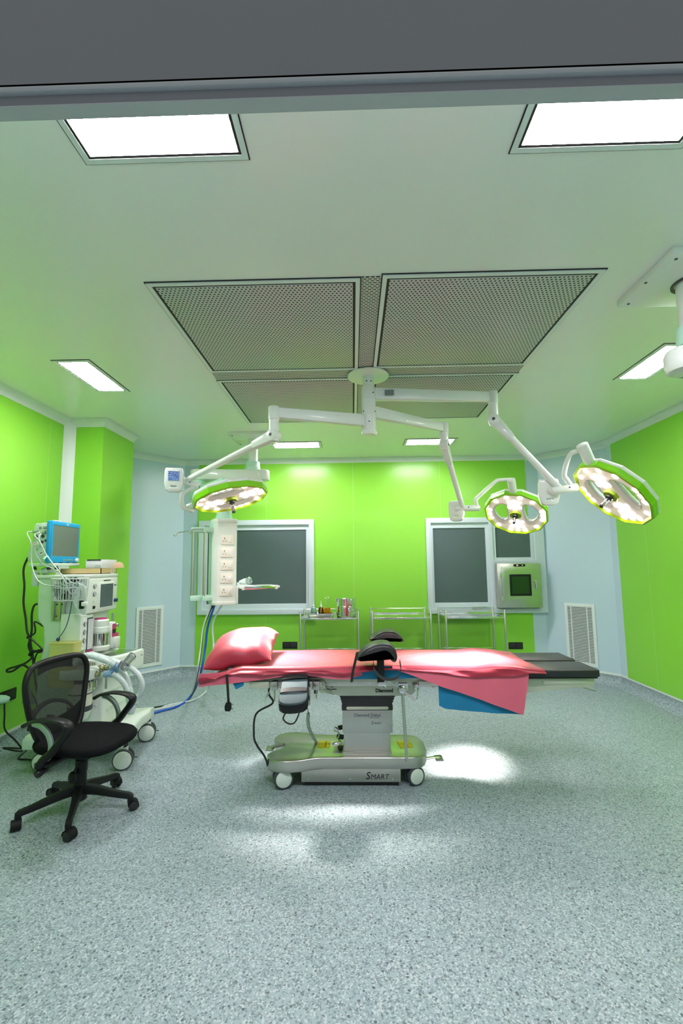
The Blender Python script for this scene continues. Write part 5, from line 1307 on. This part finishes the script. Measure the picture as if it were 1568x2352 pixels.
# ------------------------------------------------------------------ patient monitor on its bracket
MX = -2.262
t = thing('patient_monitor', 'patient monitor with bright blue bezel standing above the anaesthesia machine', 'monitor', (-2.33, 3.58, 1.43))
mb = MB(); mb.box(MX - .022, MX + .012, 3.40, 3.775, 1.432, 1.752, .012, 3); bz = mb.build('bezel', 'monitor_blue', t)
mb = MB(); mb.mesh(plate_mesh(rect(3.40 + .010, 3.775 - .010, 1.442, 1.742), [rect(3.428, 3.758, 1.482, 1.722)], .006, .003), Matrix(((0, 0, 1, MX + .010), (1, 0, 0, 0), (0, 1, 0, 0), (0, 0, 0, 1)))); mb.build('bezel_rim', 'monitor_blue', bz)
mb = MB(); mb.box(MX + .009, MX + .0135, 3.426, 3.760, 1.480, 1.724); mb.build('screen', 'screen_off', t)
mb = MB()
for k in range(5): mb.box(MX + .011, MX + .018, 3.562 + k * .027, 3.583 + k * .027, 1.450, 1.462, .002)
mb.build('keys', 'silver_paint', bz)
mb = MB(); mb.cyl((MX + .012, 3.735, 1.458), (MX + .032, 3.735, 1.458), .015, seg=18, bev=.003); mb.build('dial_knob', 'paper_white', t)
mb = MB(); mb.box(MX - .015, MX + .010, 3.455, 3.54, 1.748, 1.757, .003); mb.build('alarm_lamp', 'paper_white', t)
mb = MB(); mb.mesh(text_mesh('MED', .016, 0, .0004, .0004), xface(MX + .0165, 3.60, 1.733)); mb.build('lettering', 'paper_white', bz)
cs = [(MX - .02, 1.738), (MX - .115, 1.730), (MX - .125, 1.715), (MX - .135, 1.60), (MX - .165, 1.50), (MX - .160, 1.445), (MX - .02, 1.440)]
mb = MB(); mb.prism(cs[::-1], front_M(0, 3.765, 0), .350, .008); cs_ = mb.build('housing', 'machine_side', t)
mb = MB()
for k, (a, b) in enumerate(((-.085, -.065), (-.055, -.028))):
    for z in (1.702, 1.690): mb.box(MX + a, MX + b, 3.4125, 3.416, z - .002, z + .002)
for x, z, r in ((-.100, 1.630, .011), (-.052, 1.632, .012), (-.055, 1.590, .011), (-.028, 1.60, .010), (-.082, 1.605, .006)): mb.cyl((MX + x, 3.416, z), (MX + x, 3.409, z), r, seg=14)
for x, z in ((-.11, 1.575), (-.075, 1.555), (-.10, 1.535), (-.05, 1.55)): mb.box(MX + x, MX + x + .018, 3.4125, 3.416, z, z + .003)
mb.build('side_ports', 'dark_grey_plastic', cs_)
mb = MB(); mb.cyl((MX - .125, 3.405, 1.668), (MX - .09, 3.408, 1.666), .010, .014, seg=14, bev=.003); mb.cyl((MX - .065, 3.405, 1.662), (MX - .03, 3.408, 1.664), .009, .014, seg=14, bev=.003); mb.build('lead_connector', 'silver_paint', t)
# leads from the ports down to the basket
mb = MB()
mb.tube([(MX - .125, 3.40, 1.668), (MX - .150, 3.38, 1.655), at(72, 1250, 3.37), at(72, 1290, 3.36), at(82, 1325, 3.33), at(100, 1342, 3.30), (-2.08, 3.28, 1.265)], .0042, 8, 7)
mb.tube([(MX - .065, 3.40, 1.662), (MX - .085, 3.37, 1.64), at(92, 1245, 3.36), at(104, 1270, 3.36), at(118, 1290, 3.35), at(135, 1312, 3.30), (-2.03, 3.28, 1.28)], .0042, 8, 7)
mb.tube([(MX - .055, 3.40, 1.655), at(90, 1235, 3.37), at(98, 1262, 3.37), at(112, 1283, 3.36), at(120, 1296, 3.35), at(122, 1310, 3.33)], .0035, 8, 7)
mb.tube([at(79, 1256, 3.37), at(84, 1275, 3.37), at(100, 1296, 3.36), at(120, 1305, 3.33), at(140, 1318, 3.31), (-2.0, 3.29, 1.29)], .0035, 8, 7)
mb.build('sensor_leads', 'cable_white', t)
for (a, b), s_ in ((((73, 1250.5), (88, 1247)), 'CO 2'), (((90, 1272), (103, 1267)), 'MED P')):
    p, q = at(*a, 3.355), at(*b, 3.355); FMx = frame_M((p + q) / 2, q - p, (0, 0, 1))
    mb = MB(); mb.prism(rrect((q - p).length, .020, .003), FMx, .002); tg = mb.build('cable_tag', 'paper_white', t)
    mb = MB(); mb.mesh(text_mesh(s_, .012, 0, .0003, .0003), FMx @ Matrix.Translation((0, 0, .0022))); mb.build('tag_print', 'red_print' if 'CO' in s_ else 'dark_print', tg)
mb = MB(); mb.grid([[at(93, 1298, 3.36), at(90, 1297, 3.36)], [at(103, 1285, 3.34), at(99, 1283, 3.34)], [at(108, 1279, 3.35), at(105, 1276, 3.35)], [at(112, 1283, 3.36), at(112, 1278, 3.36)]], .003); mb.build('lead_wrap', 'mint_plastic', t)
# bracket under it
mb = MB(); mb.box(MX - .15, MX + .045, 3.41, 3.74, 1.408, 1.432, .004); br = mb.build('tray', 'machine_side', t)
mb = MB(); mb.box(MX - .14, MX - .02, 3.42, 3.60, 1.362, 1.380, .004); mb.cyl((MX - .115, 3.45, 1.262), (MX - .115, 3.45, 1.372), .026, seg=24, bev=.003); mb.tube([(MX - .07, 3.47, 1.37), (MX - .01, 3.47, 1.39), (MX - .0, 3.48, 1.41)], .028, 12, 4); mb.build('bracket_arm', 'machine_side', t)
mb = MB()
for x, y in ((-.10, 3.41), (.01, 3.405), (.045, 3.44)): mb.lathe([(0, 0), (.013, 0), (.015, .01), (.010, .014), (.007, .026), (0, .026)], (MX + x, y + .005, 1.384), (0, 0, 1), 8)
mb.build('bracket_knob', 'black_plastic', br)
mb = MB()
for y in (3.46, 3.55, 3.64, 3.72): mb.box(MX - .03, MX + .012, y - .02, y + .02, 1.430, 1.440, .002)
mb.build('monitor_foot', 'black_rubber', t)
mb = MB(); mb.tube([(MX - .165, 3.50, 1.55), at(62, 1285, 3.48), at(54, 1310, 3.46), at(56, 1345, 3.45), at(54, 1385, 3.44), at(59, 1420, 3.44), at(62, 1450, 3.43), at(68, 1467, 3.42), at(66, 1485, 3.42), at(73, 1508, 3.42), at(60, 1522, 3.40), at(40, 1530, 3.40), at(18, 1537, 3.42), at(17, 1543, 3.42), at(30, 1541, 3.42), at(50, 1528, 3.43), at(62, 1532, 3.44), at(76, 1545, 3.45)], .0075, 8, 6); mb.build('mains_lead', 'cable_black', t)

# ------------------------------------------------------------------ wire basket with leads
t = thing('wire_basket', 'white wire basket full of tangled leads on the side of the anaesthesia machine', 'basket', (-2.06, 3.32, 1.16))
def bo(f, z, sh=1.0):
    a = PI + PI * f; return Vector((-2.065 + .128 * sh * math.cos(a) * (1 if abs(math.cos(a)) < .8 else 1), 3.395 + .135 * sh * math.sin(a), z))
mb = MB(); mb.tube([bo(i / 16, 1.318) for i in range(17)] , .0042, 8, 2); mb.tube([bo(i / 16, 1.255, .97) for i in range(17)], .003, 8, 2); mb.tube([bo(i / 16, 1.165, .90) for i in range(17)], .003, 8, 2)
mb.tube([bo(0, 1.318), bo(1, 1.318)], .0042, 8, 1); mb.tube([bo(0, 1.165, .9), bo(1, 1.165, .9)], .003, 8, 1)
for i in range(21):
    f = i / 20; mb.tube([bo(f, 1.318), bo(f, 1.165, .90), bo(f, 1.158, .80)], .0028, 6, 1)
for k in range(5): mb.tube([(-2.16 + .048 * k, 3.395, 1.16), (-2.16 + .048 * k, 3.395 - .11 * math.sin(PI * (k + 1) / 6), 1.16)], .0026, 6, 1)
mb.tube([(-1.94, 3.36, 1.262), (-1.925, 3.33, 1.24), (-1.93, 3.31, 1.215), (-1.91, 3.31, 1.23), (-1.905, 3.31, 1.255)], .0035, 8, 4)
mb.build('wire_frame', 'cable_white', t)
rnd = random.Random(3)
def coilpts(c, r, n, seed, h=.05):
    r_ = random.Random(seed); return [c + Vector((r * math.cos(i * .9) * r_.uniform(.6, 1.1), r * .75 * math.sin(i * .9) * r_.uniform(.6, 1.1), r_.uniform(-h, h))) for i in range(n)]
t2 = thing('coiled_leads', 'tangle of grey and black sensor leads lying in the wire basket', 'cables', (-2.06, 3.34, 1.22))
mb = MB(); mb.tube(coilpts(Vector((-2.05, 3.345, 1.245)), .075, 40, 1, .065), .0038, 6, 5); mb.tube(coilpts(Vector((-2.02, 3.345, 1.25)), .070, 34, 2, .07), .0034, 6, 5); mb.build('grey_leads', 'cable_white', t2)
mb = MB(); mb.tube(coilpts(Vector((-2.11, 3.345, 1.24)), .045, 16, 5, .06), .011, 8, 5); mb.tube(coilpts(Vector((-2.05, 3.345, 1.30)), .055, 10, 6, .03), .012, 8, 5); mb.build('black_leads', 'cable_black', t2)
mb = MB()
for k in range(5):
    x = -1.93 + .008 * k; mb.tube([(-1.985, 3.32, 1.30 - .01 * k), (x - .02, 3.30, 1.27), (x + .005, 3.30, 1.19 - .02 * k), (x - .03, 3.30, 1.115 - .012 * k), (x - .06, 3.30, 1.17 - .01 * k), (x - .045, 3.30, 1.25)], .0028, 6, 6)
mb.build('hanging_leads', 'cable_white', t2)
mb = MB(); mb.box(-1.945, -1.915, 3.292, 3.318, 1.105, 1.165, .006, M=Matrix.Translation((0, 0, 0))); mb.build('finger_clip', 'black_plastic', t2)
mb = MB(); mb.box(-1.925, -1.885, 3.285, 3.31, 1.125, 1.155, .006); mb.build('clip_cap', 'paper_white', t2)

# ------------------------------------------------------------------ boxes on top of the machine
t = thing('cardboard_box', 'flat open brown cardboard box lying on top of the anaesthesia machine', 'box', (-2.15, 3.66, 1.345))
mb = MB()
for a in ((-2.31, -1.985, 3.640, 3.645), (-2.31, -1.985, 3.875, 3.880), (-2.31, -2.305, 3.640, 3.880), (-1.990, -1.985, 3.640, 3.880)): mb.box(*a, 1.346, 1.389)
mb.box(-2.31, -1.985, 3.640, 3.880, 1.346, 1.35); mb.build('box_body', 'cardboard', t)
mb = MB(); mb.box(-1.9848, -1.9838, 3.79, 3.835, 1.346, 1.386); lab = mb.build('box_label', 'paper_white', t)
mb = MB()
for k in range(5): mb.box(-1.9840, -1.9832, 3.795, 3.830 - .006 * (k % 2), 1.352 + k * .007, 1.354 + k * .007)
mb.build('label_print', 'dark_print', lab)
t = thing('carton', 'white printed carton with a dark slot lying on the brown cardboard box', 'box', (-2.1, 3.68, 1.42))
mb = MB(); mb.box(-2.120, -1.990, 3.655, 3.885, 1.390, 1.458, .002); cbx = mb.build('carton_body', 'paper_white', t)
mb = MB(); mb.box(-2.112, -2.0, 3.665, 3.74, 1.4578, 1.4600); mb.box(-2.112, -1.998, 3.6535, 3.6555, 1.450, 1.458); mb.build('carton_slot', 'dark_print', cbx)
mb = MB()
for k in range(3): mb.box(-2.045, -1.998, 3.6540, 3.6552, 1.396 + k * .008, 1.398 + k * .008)
mb.build('carton_print', 'grey_print', cbx)
t2 = thing('cardboard_disc', 'small round tan disc standing at the end of the white carton', 'disc', (-1.952, 3.85, 1.39))
mb = MB()
dsc = [(.045 * math.cos(a), .045 * math.sin(a)) for a in [PI * k / 16 for k in range(17)]]
mb.prism(dsc, front_M(-1.952, 3.85, 1.396), .006, .001); mb.box(-1.99, -1.907, 3.843, 3.851, 1.390, 1.397); mb.build('disc', 'tan_vinyl', t2)
# ================================================================== instrument trolleys
TR_G = 'stainless instrument trolleys along the back wall'
t = T0 = thing('instrument_trolley', 'stainless trolley under the left window carrying a tray, bottles and steel drum', 'trolley', (-.282, 5.735, 0), 0, TR_G)
hw, hd = .338, .232
for x in (-hw, hw):
    for y in (-hd, hd):
        mb = MB(); mb.cyl((x, y, .09), (x, y, .858), .0125, seg=16, bev=.003); pst = mb.build('post', 'satin_steel', t, world=False)
for y0, y1, x0, x1 in ((-hd, hd, -hw, -hw), (-hd, hd, hw, hw), (hd, hd, -hw, hw)):
    mb = MB(); mb.cyl((x0, y0, .842), (x1, y1, .842), .0048, seg=10); mb.build('rail', 'chrome', t, world=False)
mb = MB(); mb.box(-hw, hw, -hd, hd, .772, .778); mb.box(-hw + .006, hw - .006, -hd - .002, -hd + .006, .760, .780, .002); mb.box(-hw, hw, hd - .004, hd, .760, .790, .001); mb.box(-hw - .002, -hw + .004, -hd, hd, .760, .782, .001); mb.box(hw - .004, hw + .002, -hd, hd, .760, .782, .001); mb.build('top_shelf', 'polished_steel', t, world=False)
mb = MB(); mb.box(-hw, hw, -hd, hd, .345, .351); mb.box(-hw, hw, -hd - .002, -hd + .006, .336, .354, .002); mb.box(-hw, hw, hd - .006, hd + .002, .336, .354, .002); mb.build('lower_shelf', 'polished_steel', t, world=False)
for x in (-hw, hw):
    for y in (-hd, hd):
        mb = MB(); mb.cyl((x, y, .05), (x, y, .10), .008, seg=10); mb.box(x - .014, x + .014, y - .010, y + .010, .04, .082, .003); mb.cyl((x - .012, y, .034), (x + .012, y, .034), .034, seg=22, bev=.005); mb.build('castor', 'dark_grey_plastic', t, world=False)
dup_tree(T0, (.557, 5.735, 0), 'empty stainless trolley in the middle of the three by the back wall', 0)
dup_tree(T0, (1.409, 5.735, 0), 'empty stainless trolley at the right, under the hatch window', 0)

# ------------------------------------------------------------------ tray, bottles and drum
t = thing('instrument_tray', 'shallow steel tray holding three bottles on the left trolley', 'tray', (-.39, 5.66, .778))
mb = MB(); P = []
for k, (s, z) in enumerate(((0, .779), (.90, .779), (.92, .783), (.985, .822), (1.04, .826), (1.045, .822))):
    P.append([Vector((-.392 + x * s, 5.655 + y * s, z)) for x, y in rrect(.315, .20, .03, 5) + [rrect(.315, .20, .03, 5)[0]]])
mb.grid([list(r) for r in zip(*P)], .0015); mb.build('tray_body', 'polished_steel', t)
mb = MB()
for s in (-1, 1): mb.tube([(-.392 + s * .155, 5.61, .818), (-.392 + s * .185, 5.62, .822), (-.392 + s * .185, 5.69, .822), (-.392 + s * .155, 5.70, .818)], .004, 8, 4)
mb.build('tray_handle', 'chrome', t)
def px_bottle(px, Y): return at(px, 1400, Y)
bx = at(720, 1400, 5.66).x
t = thing('dropper_bottle', 'clear nozzle bottle holding pale blue liquid in the steel tray', 'bottle', (bx, 5.66, .784), 0, 'bottles in the steel tray')
mb = MB(); mb.lathe([(0, .784), (.032, .784), (.035, .790), (.035, .865), (.030, .885), (.014, .898), (.012, .905), (0, .905)], (bx, 5.66, 0), (0, 0, 1), 26); mb.build('bottle_body', 'aqua_bottle', t)
mb = MB(); mb.cyl((bx, 5.66, .788), (bx, 5.66, .838), .0325, seg=24); mb.build('liquid', 'aqua_liquid', t)
mb = MB(); mb.lathe([(.013, .900), (.013, .915), (.006, .925), (.0025, .975), (0, .976)], (bx, 5.66, 0), (0, 0, 1), 14); mb.build('nozzle', 'hose_white', t)
bx = at(737, 1400, 5.65).x
t = thing('dropper_bottle', 'brown nozzle bottle in the middle of the steel tray', 'bottle', (bx, 5.65, .784), 0, 'bottles in the steel tray')
mb = MB(); mb.lathe([(0, .784), (.030, .784), (.033, .790), (.033, .865), (.028, .884), (.013, .896), (0, .896)], (bx, 5.65, 0), (0, 0, 1), 26); mb.build('bottle_body', 'brown_glass', t)
mb = MB(); mb.lathe([(.013, .893), (.013, .912), (.006, .922), (.0025, .968), (0, .969)], (bx, 5.65, 0), (0, 0, 1), 14); mb.build('nozzle', 'hose_white', t)
mb = MB(); mb.cyl((bx - .002, 5.617, .83), (bx + .006, 5.62, .90), .004, seg=8); mb.build('dropper_tube', 'cardboard', t)
bx = at(751.5, 1400, 5.64).x
t = thing('forceps_jar', 'square jar of amber antiseptic at the right of the steel tray', 'jar', (bx, 5.64, .784))
mb = MB(); mb.box(bx - .038, bx + .038, 5.605, 5.675, .784, .888, .008); mb.build('jar_body', 'amber_liquid', t)
t = thing('forceps', 'steel forceps standing in the amber antiseptic jar', 'forceps', (bx, 5.64, .80))
mb = MB()
for s in (-1, 1):
    mb.tube([(bx + s * .004, 5.64, .80), (bx + s * .006, 5.64, .88), (bx - s * .004, 5.64, .95), (bx - s * .006 - .004, 5.64, .985)], .0035, 8, 4)
    c = Vector((bx - s * .011 - .004, 5.64, 1.003 + s * .004)); mb.tube([c + Vector((.011 * math.cos(a), 0, .014 * math.sin(a))) for a in [2 * PI * k / 8 for k in range(8)]], .003, 6, 2, True)
mb.cyl((bx, 5.632, .945), (bx, 5.648, .945), .006, seg=12); mb.build('forceps_body', 'chrome', t)
cx = at(795, 1400, 5.68).x
t = thing('steel_drum', 'round stainless sterilising drum with lid on the left trolley', 'drum', (cx, 5.68, .778))
mb = MB(); mb.lathe([(0, .779), (.112, .779), (.116, .783), (.116, .893), (.118, .895), (.118, .905), (.116, .907), (.116, .972), (0, .972)], (cx, 5.68, 0), (0, 0, 1), 44); mb.build('drum_body', 'chrome', t)
mb = MB(); mb.lathe([(.116, .966), (.122, .966), (.122, .994), (.116, 1.000), (.06, 1.006), (0, 1.007)], (cx, 5.68, 0), (0, 0, 1), 44); mb.build('drum_lid', 'chrome', t)
mb = MB(); mb.lathe([(.1185, .79), (.1205, .79), (.1205, .805), (.1185, .805)], (cx, 5.68, 0), (0, 0, 1), 44); mb.build('drum_band', 'polished_steel', t)
mb = MB(); mb.box(cx - .128, cx - .112, 5.66, 5.69, .955, .995, .003); mb.cyl((cx - .125, 5.65, .975), (cx - .125, 5.70, .975), .006, seg=10); mb.build('lid_hinge', 'chrome', t)
mb = MB(); mb.box(cx + .048, cx + .066, 5.565, 5.585, .860, .990, .003); mb.tube([(cx + .045, 5.572, .90), (cx + .030, 5.55, .875), (cx + .045, 5.54, .850), (cx + .062, 5.55, .870), (cx + .060, 5.57, .90)], .0035, 8, 4, True); mb.build('lid_catch', 'chrome', t)

# ================================================================== hoses from the pendant across the floor
hx = PR @ Vector((-_w / 2 + .02, -_d / 2 + .08, 1.04))
def hose(name, m, label, pts, r):
    o = MB(); o.tube(pts, r, 10, 8); return tag(o.build(name, m), label, 'hose')
FZ = .012
hose('gas_hose', 'cable_blue', 'blue gas hose running from the pendant across the floor to the machine', [hx + Vector((.012, 0, 0)), at(477, 1440, 4.40), at(471, 1490, 4.38), at(461, 1545, 4.35), atz(447, 1585, .10), atz(425, 1612, FZ), atz(400, 1625, FZ), atz(370, 1633, FZ), atz(342, 1641, FZ + .02), (-1.80, 3.93, .16)], .010)
hose('gas_hose', 'cable_black', 'black gas hose hanging from the pendant and lying on the floor', [hx + Vector((-.006, .01, 0)), at(468, 1440, 4.38), at(462, 1490, 4.36), at(454, 1545, 4.33), atz(444, 1590, .08), atz(430, 1608, FZ), atz(400, 1617, FZ), atz(370, 1622, FZ + .01), atz(342, 1628, FZ + .05), (-1.80, 3.95, .18)], .007)
hose('gas_hose', 'cable_white', 'white gas hose hanging beside the black one under the pendant', [hx + Vector((-.016, -.01, 0)), at(467, 1440, 4.36), at(460.5, 1490, 4.34), at(452, 1545, 4.31), atz(441, 1590, .08), atz(426, 1611, FZ), atz(400, 1621, FZ), atz(370, 1627, FZ + .005), atz(342, 1634, FZ + .03), (-1.80, 3.94, .17)], .007)
h2 = PR @ Vector((-.01, -_d / 2 + .06, 1.04))
hose('suction_tube', 'cable_white', 'thin white tube hanging straight down from the pendant behind the pillow', [h2, at(489, 1430, 4.42), at(490, 1480, 4.42), at(489, 1530, 4.40), atz(480, 1575, .10), atz(465, 1596, FZ), atz(440, 1609, FZ), atz(415, 1614, FZ), atz(370, 1624, FZ)], .009)
